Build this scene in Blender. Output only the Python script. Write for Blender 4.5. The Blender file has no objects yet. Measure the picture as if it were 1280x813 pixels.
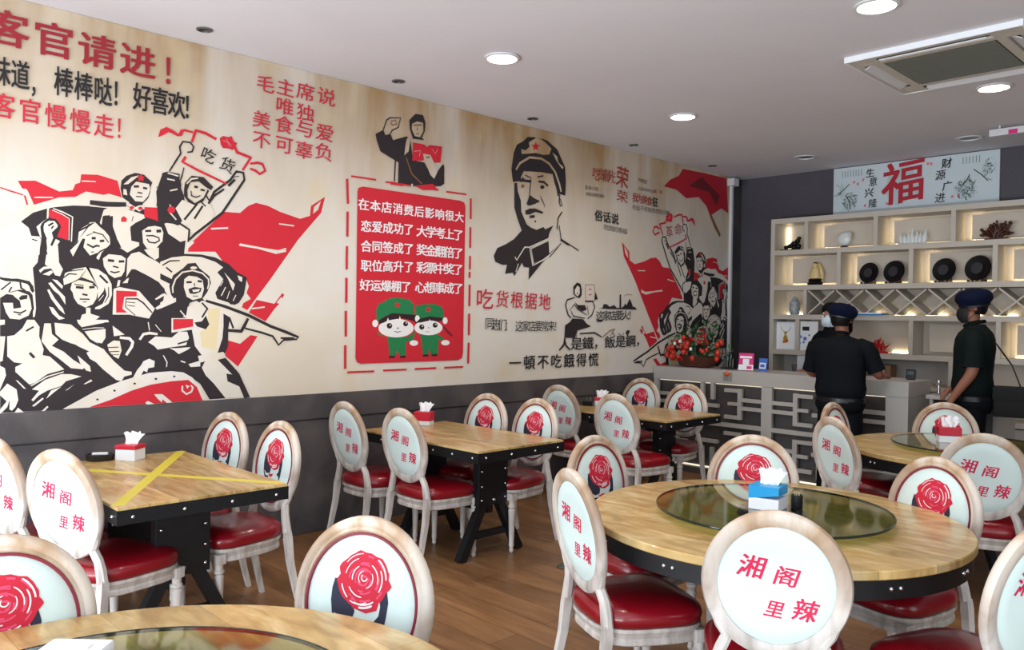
import bpy, bmesh, math, random
from mathutils import Vector, Matrix
random.seed(7)
D = bpy.data
SC = bpy.context.scene
COL = SC.collection
R = math.radians
PI = math.pi

# ------------------------------------------------------------------ camera
cam_data = D.cameras.new('camera')
cam_data.sensor_width = 36.0
cam_data.lens = 36.0 * 1013.0 / 1280.0
cam_data.clip_start = 0.05
cam = D.objects.new('camera', cam_data)
COL.objects.link(cam)
_y, _p, _r = R(45.67), R(-0.54), R(0.85)
fwd = Vector((-math.sin(_y) * math.cos(_p), math.cos(_y) * math.cos(_p), math.sin(_p)))
_r0 = Vector((math.cos(_y), math.sin(_y), 0))
_u0 = _r0.cross(fwd)
rt = _r0 * math.cos(_r) + _u0 * math.sin(_r)
up = _u0 * math.cos(_r) - _r0 * math.sin(_r)
cam.matrix_world = Matrix(((rt.x, up.x, -fwd.x, 0), (rt.y, up.y, -fwd.y, 0), (rt.z, up.z, -fwd.z, 1.58), (0, 0, 0, 1)))
SC.camera = cam

# ------------------------------------------------------------------ colour management, world, daylight
SC.view_settings.view_transform = 'Standard'
SC.view_settings.look = 'None'
SC.view_settings.gamma = 1.0
SC.view_settings.use_curve_mapping = False
SC.view_settings.exposure = 0.0
W = D.worlds.new('sky'); SC.world = W; W.use_nodes = True
W.node_tree.nodes['Background'].inputs[0].default_value = (0.80, 0.90, 1.0, 1)
W.node_tree.nodes['Background'].inputs[1].default_value = 1.3


def area(name, loc, rot, sx, sy, power, col):
    l = D.lights.new(name, 'AREA'); l.shape = 'RECTANGLE'; l.size = sx; l.size_y = sy
    l.energy = power; l.color = col
    o = D.objects.new(name, l); COL.objects.link(o); o.location = loc; o.rotation_euler = rot
    return o


# daylight that falls in through the glazed shop front behind the camera and its corner return
area('daylight_front', (-1.5, -2.30, 1.60), (R(90), 0, 0), 6.6, 2.7, 200, (0.80, 0.91, 1.0))
# added fill lamp, low inside the shop front, aimed up to brighten the ceiling
area('ceiling_fill', (-1.2, -2.28, .35), (R(140), 0, 0), 6.4, .55, 350, (0.82, 0.90, 1.0))
area('daylight_side', (2.80, 0.6, 1.55), (R(90), 0, R(90)), 4.6, 2.6, 60, (0.84, 0.95, 1.0))


# ------------------------------------------------------------------ materials
def hexc(h):
    h = h.lstrip('#')
    c = [int(h[i:i + 2], 16) / 255 for i in (0, 2, 4)]
    return tuple((x / 12.92 if x <= .04045 else ((x + .055) / 1.055) ** 2.4) for x in c) + (1,)


def mat(name, col, rough=.6, metal=0, spec=.5, emit=None, es=0, var=0, vscale=8, bump=0, bscale=60, coat=0):
    m = D.materials.new(name); m.use_nodes = True
    nt = m.node_tree; b = nt.nodes['Principled BSDF']
    c = hexc(col) if isinstance(col, str) else col
    b.inputs['Base Color'].default_value = c
    b.inputs['Roughness'].default_value = rough
    b.inputs['Metallic'].default_value = metal
    b.inputs['Specular IOR Level'].default_value = spec
    b.inputs['Coat Weight'].default_value = coat
    if emit:
        b.inputs['Emission Color'].default_value = hexc(emit); b.inputs['Emission Strength'].default_value = es
    if var or bump:
        tc = nt.nodes.new('ShaderNodeTexCoord'); n = nt.nodes.new('ShaderNodeTexNoise')
        n.inputs['Scale'].default_value = vscale; n.inputs['Detail'].default_value = 4
        nt.links.new(tc.outputs['Object'], n.inputs['Vector'])
        if var:
            mx = nt.nodes.new('ShaderNodeMix'); mx.data_type = 'RGBA'
            mx.inputs['A'].default_value = tuple(x * (1 - var) for x in c[:3]) + (1,)
            mx.inputs['B'].default_value = tuple(min(1, x * (1 + var)) for x in c[:3]) + (1,)
            nt.links.new(n.outputs['Fac'], mx.inputs['Factor']); nt.links.new(mx.outputs['Result'], b.inputs['Base Color'])
        if bump:
            n2 = nt.nodes.new('ShaderNodeTexNoise'); n2.inputs['Scale'].default_value = bscale; n2.inputs['Detail'].default_value = 3
            nt.links.new(tc.outputs['Object'], n2.inputs['Vector'])
            bp = nt.nodes.new('ShaderNodeBump'); bp.inputs['Strength'].default_value = bump; bp.inputs['Distance'].default_value = .01
            nt.links.new(n2.outputs['Fac'], bp.inputs['Height']); nt.links.new(bp.outputs['Normal'], b.inputs['Normal'])
    return m


def ramp(nt, src, stops):
    r = nt.nodes.new('ShaderNodeValToRGB'); e = r.color_ramp.elements
    while len(e) < len(stops): e.new(.5)
    for i, (p, c) in enumerate(stops):
        e[i].position = p; e[i].color = hexc(c) if isinstance(c, str) else c
    nt.links.new(src, r.inputs[0]); return r.outputs[0]


def noise(nt, vec, scale, detail=4, dist=0, mapping=None, coord='Object', rough=.5):
    tc = nt.nodes.new('ShaderNodeTexCoord'); v = tc.outputs[coord]
    if mapping:
        mp = nt.nodes.new('ShaderNodeMapping'); mp.inputs['Scale'].default_value = mapping
        nt.links.new(v, mp.inputs['Vector']); v = mp.outputs[0]
    n = nt.nodes.new('ShaderNodeTexNoise'); n.inputs['Scale'].default_value = scale
    n.inputs['Detail'].default_value = detail; n.inputs['Distortion'].default_value = dist; n.inputs['Roughness'].default_value = rough
    nt.links.new(v, n.inputs['Vector']); return n.outputs['Fac']


def mixc(nt, f, a, b, mode='MIX'):
    m = nt.nodes.new('ShaderNodeMix'); m.data_type = 'RGBA'; m.blend_type = mode
    for s, k in ((f, 'Factor'), (a, 'A'), (b, 'B')):
        if hasattr(s, 'links') or hasattr(s, 'node'): nt.links.new(s, m.inputs[k])
        elif k == 'Factor': m.inputs[k].default_value = s
        else: m.inputs[k].default_value = hexc(s) if isinstance(s, str) else s
    return m.outputs['Result']


def wood(name, stops, scale, mapping, rough=.35, plank=None, coat=0.0):
    m = D.materials.new(name); m.use_nodes = True; nt = m.node_tree; b = nt.nodes['Principled BSDF']
    n = noise(nt, None, scale, 6, 1.2, mapping)
    c = ramp(nt, n, stops)
    n2 = noise(nt, None, scale * 4, 3, .3, mapping)
    c = mixc(nt, .25, c, ramp(nt, n2, [(0.3, '#6a5238'), (.7, '#ffffff')]), 'MULTIPLY')
    if plank:
        tc = nt.nodes.new('ShaderNodeTexCoord'); mp = nt.nodes.new('ShaderNodeMapping')
        mp.inputs['Rotation'].default_value = (0, 0, plank[2])
        nt.links.new(tc.outputs['Object'], mp.inputs['Vector'])
        br = nt.nodes.new('ShaderNodeTexBrick'); br.inputs['Scale'].default_value = 1
        br.inputs['Brick Width'].default_value = plank[0]; br.inputs['Row Height'].default_value = plank[1]
        br.inputs['Mortar Size'].default_value = plank[3]; br.inputs['Color1'].default_value = (.78, .78, .78, 1); br.inputs['Color2'].default_value = (1.1, 1.1, 1.1, 1)
        br.inputs['Mortar'].default_value = (.35, .32, .3, 1); br.offset = .37
        nt.links.new(mp.outputs[0], br.inputs['Vector'])
        c = mixc(nt, 1.0, c, br.outputs['Color'], 'MULTIPLY')
    nt.links.new(c, b.inputs['Base Color']); b.inputs['Roughness'].default_value = rough; b.inputs['Coat Weight'].default_value = coat
    return m


def paper_mat():
    m = D.materials.new('aged_paper_print'); m.use_nodes = True; nt = m.node_tree; b = nt.nodes['Principled BSDF']
    c = ramp(nt, noise(nt, None, .9, 5, .4), [(.35, '#d9ccb8'), (.5, '#dfd6ca'), (.65, '#dfd8d0')])
    # brown streaky staining, strongest along the top edge of the print
    st = noise(nt, None, 2.2, 6, .3, (1, 1.3, .28))
    tc = nt.nodes.new('ShaderNodeTexCoord'); sp = nt.nodes.new('ShaderNodeSeparateXYZ'); nt.links.new(tc.outputs['Object'], sp.inputs[0])
    mr = nt.nodes.new('ShaderNodeMapRange'); mr.inputs['From Min'].default_value = 2.1; mr.inputs['From Max'].default_value = 3.32
    nt.links.new(sp.outputs['Z'], mr.inputs['Value'])
    mu = nt.nodes.new('ShaderNodeMath'); mu.operation = 'MULTIPLY'; nt.links.new(mr.outputs[0], mu.inputs[0])
    s2 = ramp(nt, st, [(.30, (.25, .25, .25, 1)), (.68, (1.2, 1.2, 1.2, 1))])
    nt.links.new(s2, mu.inputs[1])
    c = mixc(nt, mu.outputs[0], c, '#ac8a60')
    sm = ramp(nt, noise(nt, None, 3.1, 4), [(.56, (0, 0, 0, 1)), (.75, (.45, .45, .45, 1))])
    c = mixc(nt, sm, c, '#d9c396')
    nt.links.new(c, b.inputs['Base Color']); b.inputs['Roughness'].default_value = .75; b.inputs['Specular IOR Level'].default_value = .25
    return m


def plaster(name, a, bcol, scale=2.0, rough=.8, bump=.15):
    m = D.materials.new(name); m.use_nodes = True; nt = m.node_tree; b = nt.nodes['Principled BSDF']
    c = ramp(nt, noise(nt, None, scale, 6, .5), [(.35, a), (.65, bcol)])
    nt.links.new(c, b.inputs['Base Color']); b.inputs['Roughness'].default_value = rough
    bp = nt.nodes.new('ShaderNodeBump'); bp.inputs['Strength'].default_value = bump; bp.inputs['Distance'].default_value = .01
    nt.links.new(noise(nt, None, 40, 4), bp.inputs['Height']); nt.links.new(bp.outputs[0], b.inputs['Normal'])
    return m


def thin_glass(name, tint, gl=.06, refl=1.0):
    m = D.materials.new(name); m.use_nodes = True; nt = m.node_tree
    for n in list(nt.nodes): nt.nodes.remove(n)
    o = nt.nodes.new('ShaderNodeOutputMaterial'); t = nt.nodes.new('ShaderNodeBsdfTransparent'); g = nt.nodes.new('ShaderNodeBsdfGlossy')
    t.inputs[0].default_value = tint; g.inputs['Roughness'].default_value = .05; g.inputs[0].default_value = (refl, refl, refl, 1)
    f = nt.nodes.new('ShaderNodeFresnel'); f.inputs[0].default_value = 1.52
    a = nt.nodes.new('ShaderNodeMath'); a.operation = 'ADD'; a.inputs[1].default_value = gl; nt.links.new(f.outputs[0], a.inputs[0])
    gm = nt.nodes.new('ShaderNodeNewGeometry'); iv = nt.nodes.new('ShaderNodeMath'); iv.operation = 'SUBTRACT'; iv.inputs[0].default_value = 1
    nt.links.new(gm.outputs['Backfacing'], iv.inputs[1]); mu = nt.nodes.new('ShaderNodeMath'); mu.operation = 'MULTIPLY'
    nt.links.new(a.outputs[0], mu.inputs[0]); nt.links.new(iv.outputs[0], mu.inputs[1])
    x = nt.nodes.new('ShaderNodeMixShader'); nt.links.new(mu.outputs[0], x.inputs[0]); nt.links.new(t.outputs[0], x.inputs[1]); nt.links.new(g.outputs[0], x.inputs[2])
    nt.links.new(x.outputs[0], o.inputs[0]); return m


def limed_wood():
    m = D.materials.new('limed_wood'); m.use_nodes = True; nt = m.node_tree; b = nt.nodes['Principled BSDF']
    c = ramp(nt, noise(nt, None, 7, 6, .8, (1, 1, .6)), [(.32, '#94714f'), (.46, '#b99c80'), (.60, '#d2c4b4')])
    tc = nt.nodes.new('ShaderNodeTexCoord'); sp = nt.nodes.new('ShaderNodeSeparateXYZ'); nt.links.new(tc.outputs['Object'], sp.inputs[0])
    mr = nt.nodes.new('ShaderNodeMapRange'); mr.inputs['From Min'].default_value = .95; mr.inputs['From Max'].default_value = .62
    nt.links.new(sp.outputs['Z'], mr.inputs['Value'])
    c = mixc(nt, mr.outputs[0], c, ramp(nt, noise(nt, None, 14, 5, .6, (1, 1, .3)), [(.3, '#9a8f86'), (.6, '#cfc8c1')]))
    nt.links.new(c, b.inputs['Base Color']); b.inputs['Roughness'].default_value = .5
    return m


M = {}
M['paper'] = paper_mat()
M['ceiling'] = plaster('ceiling_paint', '#dddade', '#e1dee2', 1.0, .9, .02)
M['slate'] = plaster('slate_wall', '#413d3f', '#5c5554', 3.0, .55, .2)
M['back_wall'] = plaster('charcoal_wall', '#454148', '#4f4b52', 1.4, .6, .1)
M['white_wall'] = plaster('plain_wall', '#8d8a88', '#989592', 1.2, .8, .05)
M['floor'] = wood('floor_laminate', [(.3, '#7c5836'), (.5, '#8f6642'), (.7, '#a0764e')], 2.2, (.5, 3.2, 1), .38, (1.2, .19, 0, .0022))
M['oak'] = wood('oak_top', [(.3, '#a07c45'), (.5, '#c9a565'), (.68, '#e0c48c')], 2.6, (1.1, 6, 1), .30, (1.4, .13, 0, .0015), .15)
M['oak_round'] = wood('oak_round_top', [(.3, '#b08a50'), (.5, '#cfae70'), (.68, '#e3ca96')], 2.4, (1.5, 4.5, 1), .30, (1.7, .22, 0, .0007), .15)
M['black_metal'] = mat('black_metal', '#17181b', .42, .3, .5, var=.2)
M['chrome'] = mat('chrome', '#c9ccd0', .2, 1)
M['limed'] = limed_wood()
M['fabric'] = mat('medallion_fabric', '#d2e2dd', .7, var=.02, bump=.08, bscale=300)
M['leather'] = mat('red_leather', '#870c1a', .28, 0, .5, var=.12, vscale=6, bump=.1, bscale=25, coat=.25)
M['piping'] = mat('maroon_piping', '#7d1226', .5)
M['print_red'] = mat('print_red', '#c41432', .7)
M['ring_red'] = mat('lettering_crimson', '#cf1a4a', .7)
M['print_navy'] = mat('print_navy', '#23243a', .7)
M['print_cream'] = mat('print_cream', '#e6dfdd', .7)
M['glass'] = thin_glass('olive_glass', (.70, .76, .54, 1), .10)
M['glass_edge'] = mat('glass_edge', '#1f2d26', .1)
M['clear'] = thin_glass('clear_glass', (.95, .97, .96, 1), .02)
M['tape'] = mat('yellow_tape', '#d8c93a', .35)
M['white'] = mat('white_gloss', '#e9ebee', .35)
M['box_red'] = mat('box_red', '#c3122f', .4)
M['box_blue'] = mat('box_blue', '#0c9ad6', .4)
M['tissue'] = mat('tissue', '#f3f3f5', .9)
M['black_plastic'] = mat('black_plastic', '#101114', .35)
M['laminate'] = mat('greige_laminate', '#c4bbae', .5, var=.03)
M['laminate_back'] = mat('greige_back_panel', '#d0c3b3', .6, var=.03)
M['grey_lam'] = mat('grey_laminate', '#b0aba5', .45, var=.03)
M['dark_lam'] = mat('dark_recess', '#4b4645', .6)
M['led'] = mat('warm_led', '#fff0c0', .5, emit='#fff3cc', es=7)
M['led_hidden'] = mat('warm_led_hidden', '#fff0c0', .5, emit='#fff0c4', es=7)
M['led_c'] = mat('counter_led', '#fff0c0', .5, emit='#fff4dc', es=.9)
M['lamp_on'] = mat('downlight_lens', '#ffffff', .5, emit='#fff6ea', es=14)
M['lamp_off'] = mat('lamp_reflector', '#6b6869', .4, .5)
M['trim_white'] = mat('white_trim', '#d6d5d6', .4)
M['grille'] = mat('grille_dark', '#4a4a42', .6)
M['grille_black'] = mat('black_nylon', '#0c0c0e', .85)
M['ac'] = mat('aircon_plastic', '#c4bdb2', .45)
M['black_cer'] = mat('black_glaze', '#0a0a0c', .4, spec=.3)
M['cream_cer'] = mat('cream_ceramic', '#e0c48a', .35)
M['white_jade'] = mat('white_jade', '#e3e6e4', .25)
M['brown_carve'] = mat('brown_carving', '#4b2418', .4, var=.3, vscale=30)
M['red_lacquer'] = mat('red_lacquer', '#b3181a', .3, var=.2, vscale=20)
M['gold'] = mat('gold_leaf', '#caa23a', .35, .6)
M['leaf'] = mat('leaf_green', '#2b5a2c', .5, var=.4, vscale=20)
M['fruit'] = mat('fruit_red', '#c2301c', .4, var=.35, vscale=12)
M['orange'] = mat('orange_plastic', '#dd5a1f', .4)
M['teal'] = thin_glass('teal_glass', (.18, .45, .55, 1), .12)
M['pink'] = mat('pink_card', '#d81b7c', .5)
M['blue_card'] = mat('blue_card', '#3f6fc4', .5)
M['blue_bright'] = mat('blue_sheet', '#2b86d8', .5)
M['skin'] = mat('skin', '#8d5a44', .55, var=.06)
M['skin_light'] = mat('skin_light', '#a8735a', .55, var=.06)
M['uniform'] = mat('uniform_cloth', '#090d12', .8, var=.25, vscale=9, bump=.2, bscale=14, spec=.15)
M['uniform_green'] = mat('uniform_cloth_green', '#081212', .8, var=.25, vscale=9, bump=.2, bscale=14, spec=.15)
M['trousers'] = mat('trouser_cloth', '#090c12', .8, var=.2, spec=.15)
M['beret'] = mat('beret_felt', '#070e26', .9, var=.15, spec=.15)
M['hair'] = mat('black_hair', '#120f0f', .5, spec=.15)
M['mask_black'] = mat('mask_black', '#0d0e10', .7)
M['mask_white'] = mat('mask_white', '#cfe0ea', .7)
M['eye_white'] = mat('eye_white', '#dcdad6', .3)
M['cardboard'] = mat('cardboard', '#8a6a50', .7)
M['cream_light'] = mat('cream_plastic', '#d8cba6', .5)
M['asphalt'] = mat('pavement', '#77736e', .9, var=.1)
ART = {'K': mat('mural_ink', '#292023', .7), 'C': M['paper'], 'R': mat('mural_red', '#cc1f30', .7), 'D': mat('mural_deep_red', '#b3142a', .7),
       'B': mat('mural_dark_red', '#6e1420', .7), 'O': mat('mural_brown', '#8a5a3c', .7), 'P': mat('mural_pink', '#d9808a', .7), 'G': mat('mural_green', '#1b7a45', .7),
       'J': mat('mural_black', '#2a1218', .7), 'Wt': mat('mural_white', '#efece8', .7), 'T': mat('mural_tan', '#dfcba0', .7), 'T2': mat('mural_ochre', '#c9a86a', .7),
       'INK': mat('lettering_black', '#1f1b1d', .7), 'DR': mat('lettering_dark_red', '#9c1f2b', .7), 'RR': mat('lettering_red', '#c8243a', .7),
       'WH': mat('lettering_white', '#f2ecec', .7), 'BRR': mat('lettering_brown_red', '#a8382c', .7), 'GR': mat('lettering_grey', '#6f675c', .7), 'P2': mat('lettering_pink', '#b05560', .7),
       'LG': mat('ink_wash_light', '#b7c6c6', .7), 'DG': mat('ink_wash_dark', '#6f8078', .7), 'CR': mat('calligraphy_crimson', '#b3142c', .6)}


# ------------------------------------------------------------------ mesh helpers
class MB:
    def __init__(s): s.v = []; s.f = []; s.mi = []; s.mats = []; s.cur = 0

    def m(s, material):
        if material not in s.mats: s.mats.append(material)
        s.cur = s.mats.index(material); return s

    def add(s, vs, fs):
        n = len(s.v); s.v += [tuple(v) for v in vs]
        s.f += [tuple(i + n for i in f) for f in fs]; s.mi += [s.cur] * len(fs); return s

    def box(s, c, d, rz=0, bev=0, M4=None):
        x, y, z = d[0] / 2, d[1] / 2, d[2] / 2
        if bev:
            bm = bmesh.new(); bmesh.ops.create_cube(bm, size=1)
            for v in bm.verts: v.co = Vector((v.co.x * d[0], v.co.y * d[1], v.co.z * d[2]))
            bmesh.ops.bevel(bm, geom=bm.edges[:], offset=bev, segments=2, affect='EDGES', profile=.6)
            vs = [v.co.copy() for v in bm.verts]; bm.verts.index_update()
            fs = [[v.index for v in f.verts] for f in bm.faces]; bm.free()
        else:
            vs = [Vector(q) for q in ((-x, -y, -z), (x, -y, -z), (x, y, -z), (-x, y, -z), (-x, -y, z), (x, -y, z), (x, y, z), (-x, y, z))]
            fs = [(0, 3, 2, 1), (4, 5, 6, 7), (0, 1, 5, 4), (1, 2, 6, 5), (2, 3, 7, 6), (3, 0, 4, 7)]
        T = Matrix.Translation(Vector(c)) @ Matrix.Rotation(rz, 4, 'Z')
        if M4 is not None: T = Matrix.Translation(Vector(c)) @ M4
        return s.add([T @ v for v in vs], fs)

    def b2(s, x0, x1, y0, y1, z0, z1, bev=0):
        return s.box(((x0 + x1) / 2, (y0 + y1) / 2, (z0 + z1) / 2), (abs(x1 - x0), abs(y1 - y0), abs(z1 - z0)), 0, bev)

    def lathe(s, prof, c=(0, 0, 0), n=24, sx=1, sy=1, M4=None):
        vs = []; fs = []
        for (r, z) in prof:
            for i in range(n):
                a = 2 * PI * i / n; vs.append(Vector((r * math.cos(a) * sx, r * math.sin(a) * sy, z)))
        for j in range(len(prof) - 1):
            for i in range(n):
                k = (i + 1) % n; fs.append((j * n + i, j * n + k, (j + 1) * n + k, (j + 1) * n + i))
        p0, p1 = prof[0], prof[-1]
        if min(p0[0], p1[0]) > .01 and math.hypot(p0[0] - p1[0], p0[1] - p1[1]) < .035:
            j = len(prof) - 1      # a ring: close the profile on itself
            for i in range(n): k = (i + 1) % n; fs.append((j * n + i, j * n + k, k, i))
        else:
            fs.append(tuple(range(n - 1, -1, -1))); fs.append(tuple((len(prof) - 1) * n + i for i in range(n)))
        T = Matrix.Translation(Vector(c)) @ (M4 if M4 is not None else Matrix.Identity(4))
        return s.add([T @ v for v in vs], fs)

    def tube(s, pts, rad, n=8, closed=False, sq=None):
        pts = [Vector(p) for p in pts]; L = len(pts)
        rr = rad if isinstance(rad, (list, tuple)) else [rad] * L
        vs = []; fs = []; prev = None
        for i, p in enumerate(pts):
            if closed: t = (pts[(i + 1) % L] - pts[i - 1]).normalized()
            else: t = (pts[min(i + 1, L - 1)] - pts[max(i - 1, 0)]).normalized()
            if prev is None:
                a = Vector((0, 0, 1)) if abs(t.z) < .9 else Vector((0, 1, 0))
                u = t.cross(a).normalized()
            else: u = (prev - t * prev.dot(t)).normalized()
            prev = u; w = t.cross(u)
            for k in range(n):
                an = 2 * PI * k / n + (PI / 4 if n == 4 else 0)
                ru = rr[i] * (sq[0] if sq else 1); rw = rr[i] * (sq[1] if sq else 1)
                vs.append(p + u * math.cos(an) * ru + w * math.sin(an) * rw)
        for i in range(L if closed else L - 1):
            j = (i + 1) % L
            for k in range(n):
                q = (k + 1) % n; fs.append((i * n + k, i * n + q, j * n + q, j * n + k))
        if not closed:
            fs.append(tuple(range(n - 1, -1, -1))); fs.append(tuple((L - 1) * n + k for k in range(n)))
        return s.add(vs, fs)

    def ellring(s, prof, a, b, n=56, T=None):
        # sweep a closed profile (radial offset, depth) round an ellipse in the XZ plane
        vs = []; fs = []; m = len(prof)
        for i in range(n):
            t = 2 * PI * i / n
            for (o, d) in prof:
                v = Vector(((a + o) * math.cos(t), d, (b + o) * math.sin(t))); vs.append(T @ v if T else v)
        for i in range(n):
            j = (i + 1) % n
            for k in range(m):
                q = (k + 1) % m; fs.append((i * m + k, i * m + q, j * m + q, j * m + k))
        return s.add(vs, fs)

    def sphere(s, c, r, n=12, sx=1, sy=1, sz=1, M4=None):
        k = n // 2
        prof = [(max(1e-4, r * math.sin(PI * i / k)), -r * math.cos(PI * i / k)) for i in range(k + 1)]
        T = Matrix.Diagonal((sx, sy, sz, 1)); T = (M4 @ T) if M4 is not None else T
        return s.lathe(prof, c, n, M4=T)

    def build(s, name, material=None, parent=None, smooth=None, loc=None):
        me = D.meshes.new(name); me.from_pydata([tuple(v) for v in s.v], [], s.f)
        if s.mats:
            for q in s.mats: me.materials.append(q)
            me.polygons.foreach_set('material_index', s.mi)
        elif material: me.materials.append(material)
        if smooth is not None:
            me.shade_smooth(); me.set_sharp_from_angle(angle=R(smooth))
        me.validate(); me.update()
        return link(name, me, parent, loc)


def link(name, me, parent=None, loc=None):
    o = D.objects.new(name, me); COL.objects.link(o)
    if parent is not None: o.parent = parent
    if loc: o.location = loc
    return o


def tag(o, label=None, cat=None, group=None, kind=None):
    if label: o['label'] = label
    if cat: o['category'] = cat
    if group: o['group'] = group
    if kind: o['kind'] = kind
    return o


def thing(name, label, cat, loc=(0, 0, 0), rz=0, group=None):
    o = D.objects.new(name, None); o.empty_display_size = .1; COL.objects.link(o)
    o.location = loc; o.rotation_euler = (0, 0, rz)
    return tag(o, label, cat, group)


def copy_thing(root, loc, rz, label, group=None):
    def rec(o, par):
        c = o.copy(); COL.objects.link(c); c.parent = par
        for ch in kids.get(o.name, []): rec(ch, c)
        return c
    kids = {}
    for o in D.objects:
        if o.parent: kids.setdefault(o.parent.name, []).append(o)
    r = rec(root, None); r.location = loc; r.rotation_euler = (0, 0, rz); r['label'] = label
    if group: r['group'] = group
    return r


# ------------------------------------------------------------------ lettering from the bundled CJK face
_glyph = {}


def glyph(ch, bold):
    k = (ch, bold)
    if k in _glyph: return _glyph[k]
    cu = D.curves.new('glyph', 'FONT'); cu.body = ch; cu.size = 1; cu.offset = bold; cu.resolution_u = 2
    cu.align_x = 'CENTER'
    o = D.objects.new('glyph', cu); COL.objects.link(o)
    dg = bpy.context.evaluated_depsgraph_get(); dg.update()
    me = D.meshes.new_from_object(o.evaluated_get(dg))
    vs = [(v.co.x, v.co.y) for v in me.vertices]; fs = [tuple(p.vertices) for p in me.polygons]
    D.objects.remove(o); D.curves.remove(cu); D.meshes.remove(me)
    if vs:
        # CJK em box: centre the ink on the advance box (baseline offset fixed so punctuation keeps its place)
        vs = [(x, y - .30) for x, y in vs]
    _glyph[k] = (vs, fs); return _glyph[k]


def put_text(mb, ch, bold, place, w, h, tilt=0, slant=0):
    b = bold * .55
    shifts = [(0, 0)] if bold <= 0 else ([(-b, 0), (b, 0), (0, b * .8), (0, -b * .8)] if bold < .025 else [(-b, b * .7), (b, b * .7), (-b, -b * .7), (b, -b * .7), (0, 0)])
    # the CJK face's ideograph body is about .78 units of a size-1 text; w,h are the wanted body size
    vs, fs = glyph(ch, 0.0)
    if not vs: return
    ca, sa = math.cos(R(tilt)), math.sin(R(tilt))
    for k, (ox, oy) in enumerate(shifts):
        out = []
        for x, y in vs:
            X = (x + ox) / EMW * w * .94; Y = (y + oy) / EMW * h * .94; X += Y * slant
            out.append(place(X * ca - Y * sa, X * sa + Y * ca, k))
        mb.add(out, fs)


_v, _f = glyph('国', 0.0)
if _v:
    EMW = max(x for x, y in _v) - min(x for x, y in _v); EMH = max(y for x, y in _v) - min(y for x, y in _v)
    EMY = (max(y for x, y in _v) + min(y for x, y in _v)) / 2
    print('EM', EMW, EMH, EMY)
else: EMW = .8
_glyph.clear()


def ribbon(pts, w, taper=True):
    # centre line -> mitred quads in 2D
    P2 = [Vector(p) for p in pts]; n = len(P2); L = []; Rr = []
    for i, p in enumerate(P2):
        a = (P2[i] - P2[i - 1]).normalized() if i > 0 else None
        b = (P2[i + 1] - P2[i]).normalized() if i < n - 1 else None
        t = (a + b) if (a is not None and b is not None) else (a if a is not None else b)
        if t.length < .2: t = b
        t = t.normalized(); nn = Vector((-t.y, t.x)); k = w / 2
        if taper and i in (0, n - 1): k *= .8
        L.append(p + nn * k); Rr.append(p - nn * k)
    vs = []; fs = []
    for i in range(n): vs += [L[i], Rr[i]]
    for i in range(n - 1): fs.append((2 * i, 2 * i + 1, 2 * i + 3, 2 * i + 2))
    return vs, fs


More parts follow.
